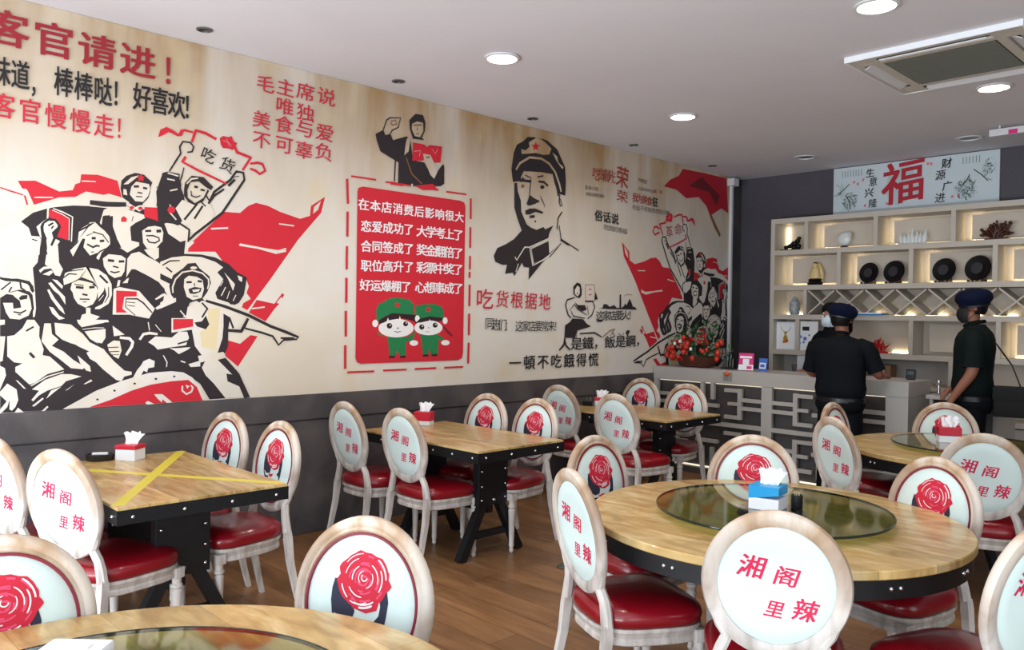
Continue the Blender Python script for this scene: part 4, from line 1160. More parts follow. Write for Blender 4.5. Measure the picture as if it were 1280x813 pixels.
# ------------------------------------------------------------------ ornaments on the shelves
IY = 8.79
Z1, Z2, Z3, Z4 = PL[1] + TH, PL[2] + TH, PL[3] + TH, PL[4] + TH
t = thing('dark_carving', 'small dark ridge-shaped carving in the top left cell', 'carving', (-4.42, IY, Z1))
MB().b2(-.12, .10, -.05, .05, 0, .02, .004).build('base', M['black_cer'], t)
c = MB(); random.seed(2)
for px_, pz_, r_ in ((-.08, .045, .03), (-.045, .05, .03), (-.01, .06, .035), (.03, .08, .04), (.06, .11, .035), (.08, .14, .028), (.07, .05, .04), (0.02, .04, .03)):
    c.sphere((px_, random.uniform(-.015, .015), pz_), r_, 10, 1, .7, .8)
c.build('ridge', M['black_cer'], t, 60)
t = thing('crystal_ornament', 'small round white crystal ornament on a dark foot, second cell of the top row', 'ornament', (-3.815, IY, Z1))
MB().lathe([(.035, 0), (.05, .005), (.04, .02), (.02, .03)], n=20).build('foot', M['brown_carve'], t, 40)
c = MB(); c.sphere((0, 0, .105), .075, 16, 1, .45, 1); c.sphere((.03, .02, .14), .045, 10, 1, .6, 1); c.build('crystal', M['white_jade'], t, 60)
t = thing('white_ship_ornament', 'white carved many-pointed ornament in the third top cell', 'ornament', (-3.10, IY, Z1))
MB().b2(-.13, .12, -.035, .035, 0, .018, .004).build('base', M['white_jade'], t)
c = MB()
for i, (px_, h_) in enumerate(((-.115, .12), (-.075, .10), (-.04, .13), (-.005, .15), (.03, .13), (.065, .11), (.10, .15))):
    c.lathe([(.022, 0), (.028, h_ * .4), (.012, h_ * .75), (.002, h_)], (px_, (-1) ** i * .01, .016), 10, M4=Matrix.Rotation(R((px_) * 90), 4, 'Y'))
c.build('points', M['white_jade'], t, 50)
t = thing('root_carving', 'bushy dark brown root carving on a flat base, fourth top cell', 'carving', (-2.33, IY, Z1))
MB().b2(-.10, .10, -.05, .05, 0, .022, .004).build('base', M['brown_carve'], t)
c = MB(); random.seed(5)
for i in range(64):
    a = random.uniform(-1.5, 1.5); l = random.uniform(.05, .15)
    p0 = Vector((random.uniform(-.03, .03), random.uniform(-.02, .02), .02)); p1 = p0 + Vector((math.sin(a) * l, random.uniform(-.03, .03), math.cos(a) * l + .02))
    c.tube([p0, (p0 + p1) / 2 + Vector((random.uniform(-.02, .02), 0, .01)), p1], [.014, .011, .006], 6)
    c.sphere(p1, random.uniform(.010, .020), 6)
c.build('branches', M['brown_carve'], t, 60)
t = thing('seated_figurine', 'seated cream figurine on a dark lotus base, second row left', 'figurine', (-4.14, IY, Z2))
MB().lathe([(.075, 0), (.09, .02), (.07, .05), (.085, .065), (.05, .08)], n=20, sy=.7).build('lotus_base', M['black_cer'], t, 40)
c = MB(); c.lathe([(.055, 0), (.065, .03), (.045, .08), (.05, .11), (.02, .14)], (0, 0, .075), 16, sy=.75); c.sphere((0, 0, .225), .03, 12, 1, 1, 1.15); c.build('figure', M['cream_cer'], t, 50)
MB().lathe([(.001, .0), (.075, .005), (.085, .10), (.05, .19), (.001, .235)], (0, .035, .04), 18, sy=.25).build('halo', M['cream_cer'], t, 60)
MB().sphere((0, .004, .243), .028, 10, 1, 1, .7).build('hair', M['brown_carve'], t, 60)
tc_names = ['first black round plate from the left, second row', 'second black round plate from the left, second row', 'third black round plate with a shiny front, second row', 'fourth black round plate, furthest right in the second row']
for (x, r), nm in zip(((-3.545, .112), (-3.285, .118), (-2.80, .120), (-2.495, .128)), tc_names):
    t = thing('display_plate', nm, 'plate', (x, IY, Z2), R(-12), 'black plates on stands in the second row')
    MB().lathe([(.001, -.014), (r * .8, -.012), (r, 0), (r * .96, .012), (r * .75, .006), (.001, .004)], (0, 0, r + .012), 32, M4=Matrix.Rotation(R(80), 4, 'X')).build('plate', M['black_cer'], t, 40)
    st = MB(); st.m(M['white_jade'])
    for s in (-1, 1): st.sphere((s * r * .45, -.03, .012), .013, 8)
    st.m(M['brown_carve'])
    for s in (-1, 1): st.box((s * r * .5, -.01, .012), (.022, .09, .024), bev=.003); st.tube([(s * r * .5, .03, .02), (s * r * .35, .035, r * 1.1)], .006, 6)
    st.b2(-r * .5, r * .5, .015, .03, .004, .016); st.build('stand', None, t)
    d = MB(); d.lathe([(.001, -.0005), (r * .45, -.0005), (r * .45, .001), (.001, .001)], (0, -.017, r + .012), 20, M4=Matrix.Rotation(R(80), 4, 'X')); d.build('boss', mat('plate_boss', '#34343a', .3), t, 30)
t = thing('patterned_vase', 'small blue and white patterned vase left of the lattice row', 'vase', (-4.375, IY, Z3))
vz = mat('vase_glaze', '#9aa3a8', .25, var=.75, vscale=26)
MB().lathe([(.045, 0), (.055, .01), (.06, .06), (.058, .12), (.05, .15), (.03, .165), (.035, .175)], n=24).build('body', vz, t, 40)
MB().lathe([(.036, .172), (.034, .185), (.012, .195), (.012, .205), (.002, .210)], n=20).build('lid', vz, t, 40)
t = thing('framed_picture', 'white framed picture with a golden figure, lower left cell', 'picture', (-4.45, 8.74, Z4))
fr = MB()
for q in ((-.115, -.105, .0, .315), (.105, .115, .0, .315), (-.105, .105, .0, .012), (-.105, .105, .303, .315)): fr.b2(q[0], q[1], -.012, .012, q[2], q[3])
fr.build('frame', M['white'], t); MB().b2(-.105, .105, -.006, .006, .012, .303).build('sheet', M['tissue'], t)
g = MB(); g.m(M['gold']); g.sphere((0, -.008, .12), .035, 10, .8, .05, 1.4); g.sphere((0, -.008, .19), .02, 10, 1, .05, 1); g.m(M['box_red']); g.sphere((.02, -.009, .10), .014, 8, 1, .05, 1.3); g.m(M['orange']); g.sphere((-.02, -.009, .085), .014, 8, 1, .05, 1); g.build('printed_figure', None, t, 60)
a = MB()
for s in (-1, 1):
    vs, fs = ribbon([(s * .02, .20), (s * .05, .23), (s * .06, .26)], .006); a.add([(v[0], -.0065, v[1]) for v in vs], fs)
a.build('printed_line', ART['DG'], t)
t = thing('standing_card', 'tall white printed card with blue spots beside the framed picture', 'sign', (-4.17, 8.70, .94))
MB().b2(-.118, .118, -.006, .006, 0, .645, .002).build('card', M['white'], t)
c = MB(); c.m(M['black_plastic']); c.b2(-.06, .02, -.0075, -.006, .54, .585); c.m(M['blue_card'])
for x, z, r in ((-.08, .47, .018), (-.03, .45, .022), (-.09, .40, .016), (-.045, .41, .014), (.02, .49, .012)): c.sphere((x, -.006, z), r, 8, 1, .08, 1)
c.build('print', None, t)
t = thing('red_ship_carving', 'red lacquer many-branched carving glowing on the shelf beside the officer', 'carving', (-3.42, 8.76, Z4))
MB().b2(-.12, .12, -.05, .05, 0, .02, .004).build('base', M['red_lacquer'], t)
c = MB(); random.seed(11)
for i in range(24):
    a = random.uniform(-1.1, 1.1); l = random.uniform(.07, .16)
    p0 = Vector((random.uniform(-.06, .06), random.uniform(-.02, .02), .02)); p1 = p0 + Vector((math.sin(a) * l * .6, random.uniform(-.02, .02), math.cos(a) * l))
    c.tube([p0, (p0 + p1) / 2 + Vector((random.uniform(-.03, .03), 0, 0)), p1], [.018, .014, .005], 6)
c.build('branches', M['red_lacquer'], t, 60)
t = thing('blue_folder', 'flat bright blue folder lying in the lattice row', 'folder', (-3.49, 8.72, Z3))
MB().b2(-.155, .155, -.10, .10, 0.001, .014, .002).build('cover', M['blue_bright'], t)
MB().b2(-.15, .15, -.095, .09, .014, .026).build('pages', M['tissue'], t)
t = thing('cardboard_box', 'brown cardboard box under the shelf behind the counter', 'box', (-3.36, 8.80, .94))
MB().b2(-.085, .085, -.08, .08, 0, .20, .003).build('carton', M['cardboard'], t)
MB().b2(-.02, .02, -.081, -.0795, .02, .2).build('tape', M['cream_light'], t)
t = thing('grey_bin', 'grey plastic tub behind the counter at the left end', 'tub', (-4.30, 8.78, .94))
MB().lathe([(.07, 0), (.085, .14), (.09, .15), (.08, .15), (.066, .01)], n=24).build('tub', mat('tub_grey', '#77797b', .5), t, 40)

# ------------------------------------------------------------------ reception counter
CYF, CYB, CX0, CX1 = 7.19, 7.72, XL, -2.55
ct = thing('counter', 'grey laminate reception counter with a lattice front', 'counter', (0, 0, 0))
G = M['grey_lam']
MB().b2(CX0 + .016, CX1, CYF, CYB, .945, 1.08, .003).build('worktop', G, ct)
MB().b2(CX0 + .016, CX1 - .14, CYF + .09, CYF + .11, .0, .944).build('recess_panel', M['dark_lam'], ct)
MB().b2(-2.69, CX1 - .001, CYF + .001, CYB - .02, 0, .944, .002).build('end_block', G, ct)
MB().b2(CX0 + .016, -2.69, CYF + .02, CYB - .02, 0, .06).build('plinth', M['dark_lam'], ct)
MB().b2(CX0 + .05, -2.70, CYF + .060, CYF + .075, .934, .943).build('led_strip', M['led_c'], ct)
MB().b2(CX0 + .05, -2.70, CYF + .070, CYF + .085, .065, .08).build('led_strip', M['led_c'], ct)


def bar(x0, x1, z0, z1): return MB().b2(x0, x1, CYF + .004, CYF + .045, z0, z1, .002).build('lattice_bar', G, ct)


bar(-3.905, -3.795, .06, .944); bar(-5.165, -5.11, .06, .944); bar(-2.74, -2.69, .06, .944)
bar(-3.795, -2.74, .515, .557); bar(-5.11, -3.905, .515, .557)
for (xa, xb) in ((-5.11, -3.905), (-3.795, -2.74)):
    wd = xb - xa; ea, eb = xa + .235, xb - .235
    for zz, sg in ((.0, 1), (1.0, -1)):
        def Z(z): return z if sg > 0 else 1.072 - z
        def hb(x0, x1, z, t=.036):
            a, b = sorted((Z(z), Z(z + t))); bar(x0, x1, max(a, .06), b)
        def vb(x, z0, z1, t=.045):
            a, b = sorted((Z(z0), Z(z1))); bar(x - t / 2, x + t / 2, max(a, .06), b)
        hb(xa, ea - .022, .779); hb(xa, ea - .022, .697); hb(eb + .022, xb, .779); hb(eb + .022, xb, .697)
        vb(ea, .60, .905); vb(eb, .60, .905)
        hb(ea + .022, ea + .17, .866); hb(ea + .022, ea + .17, .60); hb(eb - .17, eb - .022, .866); hb(eb - .17, eb - .022, .60)
        hb(ea + .022, ea + .13, .735, .032); hb(eb - .13, eb - .022, .735, .032)
        m_ = (ea + eb) / 2
        vb(m_ - .06, .779, .944, .04); vb(m_ + .06, .779, .944, .04); hb(m_ - .13, m_ + .13, .70)

# things on the counter
t = thing('flower_arrangement', 'bushy arrangement of red fruits, red ribbons and green leaves on the counter end', 'plant', (-4.80, 7.45, 1.08))
t.scale = (1.12, 1.0, 1.3)
MB().lathe([(.09, 0), (.12, .01), (.15, .08), (.14, .09), (.10, .02)], n=24, sx=1.5).build('basket', M['brown_carve'], t, 40)
random.seed(4); lf = MB(); stm = MB()
for i in range(190):
    a = random.uniform(0, 2 * PI); e = random.uniform(-.15, 1.3); r = random.uniform(.12, .22)
    c = Vector((math.cos(a) * math.cos(e) * r * 1.75, math.sin(a) * math.cos(e) * r * .8, .08 + math.sin(e) * r * 1.25 + .02))
    d = Vector((random.uniform(-1, 1), random.uniform(-1, 1), random.uniform(-.3, 1))).normalized(); s_ = d.cross(Vector((0, 0, 1))).normalized() * .016
    L = random.uniform(.035, .07)
    lf.add([c, c + d * L * .5 + s_, c + d * L, c + d * L * .5 - s_ + Vector((0, 0, .004))], [(0, 1, 2), (0, 2, 3)])
    if i % 9 == 0: stm.tube([(0, 0, .05), c * .6 + Vector((0, 0, .03)), c], .003, 5)
tag(lf.build('foliage', M['leaf'], t), kind='stuff'); tag(stm.build('stems', M['leaf'], t), kind='stuff')
for i in range(30):
    a = random.uniform(PI * .95, PI * 2.05); e = random.uniform(-.2, .9); r = random.uniform(.15, .2)
    c = (math.cos(a) * math.cos(e) * r * 1.7, math.sin(a) * math.cos(e) * r * .85, .09 + math.sin(e) * r * 1.1)
    q = random.uniform(.016, .03)
    MB().sphere(c, q, 10).build('fruit', M['fruit'], t, 80)
rb = MB()
for (x, z) in ((.0, .22), (.13, .25), (.16, .20), (-.12, .06)):
    for s in (-1, 1): rb.tube([(x, -.14, z), (x + s * .03, -.16, z + .025), (x + s * .045, -.15, z), (x, -.14, z - .01)], [.006, .014, .012, .005], 6, sq=(1, .5))
rb.build('ribbon', M['red_lacquer'], t, 50)
fl = MB()
for x, z in ((-.16, .19), (-.10, .21), (.02, .15)): fl.sphere((x, -.15, z), .016, 8)
fl.build('white_flower', M['white'], t, 60)
t = thing('glass_block', 'teal glass ornament stand on the counter beside the plant', 'ornament', (-4.40, 7.42, 1.08))
MB().b2(-.07, .08, -.04, .04, 0, .02, .004).build('base', M['black_plastic'], t)
c = MB()
for i, (x, h_) in enumerate(((-.06, .10), (-.035, .14), (-.005, .17), (.03, .15), (.06, .11))): c.b2(x - .011, x + .011, -.02, .02, .02, h_, .002)
c.build('glass_rods', M['teal'], t)
t = thing('pink_sign_stand', 'pink and white counter card stand by the plant', 'sign', (-4.17, 7.36, 1.08), R(12))
MB().box((0, .012, .088), (.15, .008, .175), bev=.002, M4=Matrix.Rotation(R(-8), 4, 'X')).build('card', M['pink'], t)
c = MB(); T = Matrix.Rotation(R(-8), 4, 'X')
c.m(M['white']); c.box((0, .006, .135), (.12, .004, .022), M4=T); c.box((0, .005, .088), (.062, .004, .060), M4=T); c.box((0, .000, .032), (.15, .005, .055), M4=T); c.m(M['pink']); c.box((.035, -.004, .032), (.05, .003, .03), M4=T)
c.build('printed_label', None, t); MB().b2(-.07, .07, -.015, .06, 0, .008, .002).build('foot', M['clear'], t)
t = thing('blue_sign_stand', 'small blue and white counter card right of the pink one', 'sign', (-4.02, 7.42, 1.08), R(-10))
MB().box((0, .008, .065), (.10, .008, .128), bev=.002, M4=Matrix.Rotation(R(-8), 4, 'X')).build('card', M['blue_card'], t)
c = MB(); c.m(M['white']); c.box((0, .002, .055), (.075, .004, .06), M4=T); c.m(M['blue_card']); c.box((0, -.001, .055), (.05, .003, .03), M4=T); c.build('printed_label', None, t)
MB().b2(-.04, .04, -.01, .045, 0, .007, .002).build('foot', M['clear'], t)
t = thing('counter_sensor', 'grey plate with an orange knob fixed to the counter front', 'fixture', (-4.27, CYF, 1.03))
MB().b2(-.05, .05, -.008, 0, -.05, .035, .002).build('plate', mat('plate_grey', '#8b8784', .4), t)
c = MB(); c.sphere((0, -.02, .02), .024, 12, 1.2, .8, .9); c.build('knob', M['orange'], t, 60)
t = thing('card_reader', 'small black card reader at the right end of the counter', 'card reader', (-2.66, 7.55, 1.08), R(10))
MB().box((0, 0, .045), (.075, .05, .09), bev=.006, M4=Matrix.Rotation(R(-15), 4, 'X')).build('body', M['black_plastic'], t)
MB().box((0, -.028, .06), (.05, .003, .03), M4=Matrix.Rotation(R(-15), 4, 'X')).build('screen', mat('screen_grey', '#4d5a60', .1), t)
dk = thing('side_desk', 'low grey desk beside the end of the counter', 'desk', (0, 0, 0))
MB().b2(-2.50, -1.95, 7.45, 8.05, .93, .965, .003).build('desk_top', M['grey_lam'], dk)
for x in (-2.48, -1.99): MB().b2(x, x + .03, 7.48, 8.02, 0, .93, .002).build('side_panel', M['grey_lam'], dk)
MB().b2(-2.45, -1.99, 8.0, 8.018, .3, .92).build('modesty_panel', M['dark_lam'], dk)
t = thing('snack_box', 'cream and red carton on the side desk', 'box', (-2.28, 7.72, .965))
MB().b2(-.03, .08, -.03, .03, 0, .13, .003).build('carton', M['cream_light'], t); MB().b2(-.09, -.031, -.03, .03, .0, .12, .003).build('red_carton', mat('dull_red', '#a8494c', .5), t)
t = thing('metal_tap', 'small shiny metal dispenser on the side desk', 'dispenser', (-2.43, 7.56, .965))
MB().lathe([(.03, 0), (.032, .01), (.012, .02), (.012, .09), (.026, .10), (.022, .125), (.002, .13)], n=18).build('body', M['chrome'], t, 40)
MB().tube([(0, 0, .10), (.0, -.03, .105), (.0, -.05, .08)], .006, 8).build('spout', M['chrome'], t, 60)

# ------------------------------------------------------------------ medallion-back chairs
BT = Matrix.Translation((0, -.245, .752)) @ Matrix.Rotation(R(9), 4, 'X')      # medallion frame: XZ plane, leaning back, centre at .752
HA, HB = .2, .213


def sgn_pow(v, p): return math.copysign(abs(v) ** p, v)


def seat_outline(s, n=40):
    # squarish rounded plan, wider in front (+y)
    o = []
    for i in range(n):
        t = 2 * PI * i / n; x = sgn_pow(math.cos(t), .55); y = sgn_pow(math.sin(t), .6)
        wx = .225 + .028 * y; o.append((x * wx * s[0], y * .222 * s[1] + .0))
    return o


def loft(mb, rings):
    n = len(rings[0][0]); vs = []; fs = []
    for o, z in rings: vs += [(x, y, z) for x, y in o]
    for j in range(len(rings) - 1):
        for i in range(n):
            k = (i + 1) % n; fs.append((j * n + i, j * n + k, (j + 1) * n + k, (j + 1) * n + i))
    fs.append(tuple(range(n - 1, -1, -1))); fs.append(tuple((len(rings) - 1) * n + i for i in range(n)))
    return mb.add(vs, fs)


def panel_disc(mb, a, b, y0, y1, dome, n=48, T=None):
    # elliptical pad from depth y0 (back) to y1 (front, domed)
    rings = [(1, y0), (1, y1 - (y1 - y0) * .35), (.96, y1), (.7, y1 + dome * .6), (.35, y1 + dome), (.02, y1 + dome * 1.05)]
    vs = []; fs = []
    for r, y in rings:
        for i in range(n):
            t = 2 * PI * i / n; v = Vector((a * r * math.cos(t), y, b * r * math.sin(t))); vs.append(T @ v if T else v)
    for j in range(len(rings) - 1):
        for i in range(n):
            k = (i + 1) % n; fs.append((j * n + i, j * n + k, (j + 1) * n + k, (j + 1) * n + i))
    fs.append(tuple(range(n))); fs.append(tuple((len(rings) - 1) * n + i for i in range(n - 1, -1, -1)))
    return mb.add(vs, fs)


ch0 = thing('dining_chair', 'x', 'chair')
c = MB(); loft(c, [(seat_outline((.97, .97)), .418), (seat_outline((1.0, 1.0)), .428), (seat_outline((1.02, 1.02)), .450), (seat_outline((.99, .99)), .472), (seat_outline((.88, .88)), .490), (seat_outline((.6, .6)), .502), (seat_outline((.2, .2)), .507)])
c.build('seat', M['leather'], ch0, 60)
c = MB(); loft(c, [(seat_outline((.94, .94)), .350), (seat_outline((.97, .97)), .356), (seat_outline((.97, .97)), .372), (seat_outline((.945, .945)), .378), (seat_outline((.965, .965)), .392), (seat_outline((1.0, 1.0)), .404), (seat_outline((1.0, 1.0)), .417)])
sf = c.build('seat_frame', M['limed'], ch0, 30)
prof = [(.009, 0), (.016, .012), (.013, .03), (.019, .05), (.0165, .065), (.022, .24), (.0245, .285), (.018, .295), (.026, .305), (.026, .315), (.020, .322), (.022, .352)]
for s in (-1, 1):
    m_ = MB(); m_.lathe(prof, (s * .205, .175, 0), 16); m_.box((s * .205, .175, .372), (.05, .05, .05), bev=.004)
    m_.build('leg', M['limed'], ch0, 30)
    MB().tube([(s * .205, -.285, 0), (s * .200, -.255, .12), (s * .195, -.222, .28), (s * .192, -.21, .40), (s * .19, -.208, .44)], [.017, .019, .023, .026, .022], 4, sq=(1, 1)).build('leg', M['limed'], ch0, 50)
# back frame: moulded oval with curved stiles
c = MB()
pr = [(-.024, -.014), (-.022, .010), (-.014, .016), (-.006, .013), (.004, .018), (.016, .016), (.024, .008), (.026, -.006), (.020, -.016), (.004, -.020), (-.014, -.018)]
c.ellring(pr, .202, .220, 64, BT)
for s in (-1, 1):
    L = []
    for ang, rad in ((-28, 1.02), (-40, 1.03), (-50, 1.06)):
        L.append(BT @ Vector((s * .212 * rad * math.cos(R(ang)), -.003, .227 * rad * math.sin(R(ang)))))
    L += [Vector((s * .165, -.208, .52)), Vector((s * .176, -.206, .48)), Vector((s * .187, -.207, .43))]
    c.tube(L, [.010, .018, .021, .021, .023, .024], 8)
c.build('back_frame', M['limed'], ch0, 40)
c = MB(); panel_disc(c, .186, .201, -.008, .010, .008, T=BT); bf = c.build('backrest', M['fabric'], ch0, 50)
c = MB(); panel_disc(c, .184, .199, .008, -.0115, -.003, T=BT); c.build('back_cover', M['fabric'], ch0, 50)
c = MB(); c.ellring([(-.005, .008), (-.003, .017), (.003, .017), (.005, .008)], .181, .196, 56, BT); c.build('piping', M['piping'], ch0, 50)
# rose-headed portrait print on the front
rp = MB()
SC_ = .186 / 275


def dome_y(x, z):
    r = min(1, math.hypot(x / .186, z / .201))
    return .0100 + .008 * (1.05 - r ** 2) * (1 if r < .96 else .3) + .0012


def fr_poly(col, pts, k, mirror=True):
    dv = 35 if k >= 3 else 42
    V = [((u - 335) * SC_ * 1.05, (470 - (v - dv)) * SC_) for u, v in pts]
    cx = sum(p[0] for p in V) / len(V); cz = sum(p[1] for p in V) / len(V)
    # seen from the front the viewer's right is the chair's own left
    def P(p): x = -p[0]; return BT @ Vector((x, dome_y(x, p[1]) + k * .0003, p[1]))
    vs = [P(p) for p in V]; mids = [P(((p[0] + cx) / 2, (p[1] + cz) / 2)) for p in V]; n = len(V)
    fs = [(i, (i + 1) % n, n + (i + 1) % n, n + i) for i in range(n)] + [(n + i, n + (i + 1) % n, 2 * n) for i in range(n)]
    rp.m(col).add(vs + mids + [P((cx, cz))], fs)


def fr_arc(col, cx, cy, r, a0, a1, w, k, ry=None):
    n = 8; pts = [(cx + r * math.cos(R(a0 + (a1 - a0) * i / n)), cy + (ry or r) * math.sin(R(a0 + (a1 - a0) * i / n))) for i in range(n + 1)]
    vs, fs = ribbon(pts, w)
    out = []
    for u, v in vs:
        x = -(u - 335) * SC_; z = (470 - (v - 35)) * SC_; out.append(BT @ Vector((x, dome_y(x, z) + k * .0003, z)))
    rp.m(col).add(out, fs)


fr_poly(M['print_navy'], [(212, 420), (255, 420), (300, 500), (318, 545), (308, 575), (292, 600), (310, 668), (288, 672), (246, 625), (214, 575), (202, 510), (203, 460)], 1)
fr_poly(M['print_navy'], [(425, 470), (455, 440), (466, 490), (462, 545), (456, 590), (444, 625), (436, 590), (408, 575), (428, 548), (432, 510)], 1)
fr_poly(M['print_cream'], [(222, 560), (262, 582), (302, 575), (290, 600), (250, 598)], 2)
fr_poly(M['print_red'], [(300, 588), (330, 580), (360, 575), (348, 598), (318, 606)], 2)
random.seed(8)
fr_poly(M['print_red'], [(345 + (120 + 4 * math.sin(7 * t + 1) + 4 * math.sin(11 * t) + 3 * math.sin(17 * t)) * math.cos(t), 405 + (116 + 4 * math.sin(6 * t) + 3 * math.sin(13 * t)) * math.sin(t)) for t in [2 * PI * i / 56 for i in range(56)]], 3)
fr_poly(M['print_red'], [(285, 495), (350, 520), (425, 490), (418, 520), (370, 538), (310, 524)], 4)
M['print_rose'] = mat('print_rose_pink', '#d9486a', .7)
for i in range(26):
    rr_ = random.uniform(18, 108); a0_ = random.uniform(0, 360); fr_arc(M['print_rose'], 346 + random.uniform(-5, 5), 404 + random.uniform(-5, 5), rr_, a0_, a0_ + random.uniform(25, 80) * 50 / max(rr_, 40), random.uniform(4, 9), 5, rr_ * random.uniform(.9, 1.0))
for (cx, cy, r, a0, a1, w) in [(350, 395, 14, 0, 230, 5), (350, 396, 28, 130, 260, 4), (350, 397, 42, -30, 70, 4), (348, 400, 56, 170, 240, 5), (346, 402, 70, -60, 10, 5), (345, 402, 74, 90, 150, 5), (345, 403, 88, 190, 250, 4),
                              (348, 402, 88, -30, 30, 6), (345, 404, 102, 55, 110, 7), (344, 404, 104, 130, 165, 6), (348, 402, 106, -55, -5, 7), (345, 403, 106, 215, 265, 4), (345, 410, 108, 60, 95, 9), (330, 425, 80, 60, 120, 5)]:
    fr_arc(M['print_cream'], cx, cy, r, a0, a1, w, 6)
rp.build('rose_portrait_print', None, bf)
# crimson lettering on the reverse
lb = MB(); lb.m(M['ring_red'])
BS = .37 / 570
for ch, u, v, w_, h_ in (('湘', 358, 383, 128, 118), ('阁', 518, 418, 118, 100), ('里', 466, 590, 88, 92), ('辣', 606, 582, 110, 118)):
    x0 = (u - 470) * BS; z0_ = (467 - v) * BS
    put_text(lb, ch, .03, lambda X, Y, k, x0=x0, z0_=z0_: BT @ Vector((x0 + X, -.0152 - k * .0001, z0_ + Y)), w_ * BS * .92, h_ * BS * .92, -6, .18)
lb.build('lettering', None, [o for o in ch0.children if o.name.startswith('back_cover')][0])

GSQ1, GSQ2, GSQ3 = 'chairs round the taped square table', 'chairs round the middle square table', 'chairs round the far square table'
GR0, GR1, GR2 = 'chairs round the nearest round table', 'chairs round the middle round table', 'chairs round the far round table'
WT = 'white oval-back chair, '
PLACE = [  # top-of-back x, y, facing dx, dy, label, group
    (-4.40, .90, -.30, .95, WT + 'cut off by the left edge of the photo', GSQ1),
    (-3.79, 1.02, -.36, .93, WT + 'lettered back, at the front corner of the taped table', GSQ1),
    (-4.60, 2.17, .12, -1, WT + 'rose side, wall end beyond the taped table', GSQ1),
    (-4.05, 2.21, .03, -1, WT + 'rose side, aisle end beyond the taped table', GSQ1),
    (-4.71, 3.02, .02, 1, WT + 'lettered back nearest the wall at the middle square table', GSQ2),
    (-4.17, 3.09, 0, 1, WT + 'lettered back on the aisle side of the middle square table', GSQ2),
    (-4.57, 4.23, .05, -1, WT + 'rose side, wall side beyond the middle square table', GSQ2),
    (-4.08, 4.27, 0, -1, WT + 'rose side, aisle side beyond the middle square table', GSQ2),
    (-4.80, 5.27, 0, 1, WT + 'lettered back nearest the wall at the far square table', GSQ3),
    (-3.98, 5.02, .02, 1, WT + 'lettered back on the aisle side of the far square table', GSQ3),
    (-4.87, 6.60, .05, -1, WT + 'rose side, wall side at the far square table', GSQ3),
    (-4.20, 6.38, .05, -1, WT + 'rose side, aisle side at the far square table', GSQ3),
    (-2.09, 2.37, .40, .85, WT + 'slanted lettered back, left of the middle round table', GR1),
    (-2.62, 3.14, 1, -.02, WT + 'rose side, behind the slanted one at the middle round table', GR1),
    (-2.11, 3.81, .45, -.70, WT + 'rose side, behind the blue tissue box', GR1),
    (-1.21, 2.34, -.45, .83, WT + 'large lettered back before the middle round table', GR1),
    (-1.225, 3.84, -.27, -.80, WT + 'rose side, far right of the middle round table', GR1),
    (-.60, 2.84, -.90, .35, WT + 'lettered back cut by the right edge of the photo', GR1),
    (-2.60, 5.82, 1, .0, WT + 'tan top just showing, left of the far round table', GR2),
    (-2.20, 4.93, .50, .85, WT + 'slanted lettered back, left of the far round table', GR2),
    (-2.06, 6.55, .42, -.80, WT + 'rose hidden behind the far red tissue box', GR2),
    (-1.33, 4.86, -.32, .90, WT + 'broad lettered back, near right of the far round table', GR2),
    (-1.97, 1.36, .38, -.84, WT + 'pale rose side, beyond the nearest round table', GR0),
    (-2.43, .52, .80, -.12, WT + 'rose side, cropped at the lower left corner', GR0),
]
for i, (x, y, dx, dy, lab, grp) in enumerate(PLACE):
    L = math.hypot(dx, dy); dx /= L; dy /= L; rz = math.atan2(-dx, dy)
    off = .285
    loc = (x + dx * off, y + dy * off, 0)
    if i == 0: ch0.location = loc; ch0.rotation_euler = (0, 0, rz); ch0['label'] = lab; ch0['group'] = grp
    else: copy_thing(ch0, loc, rz, lab, grp)

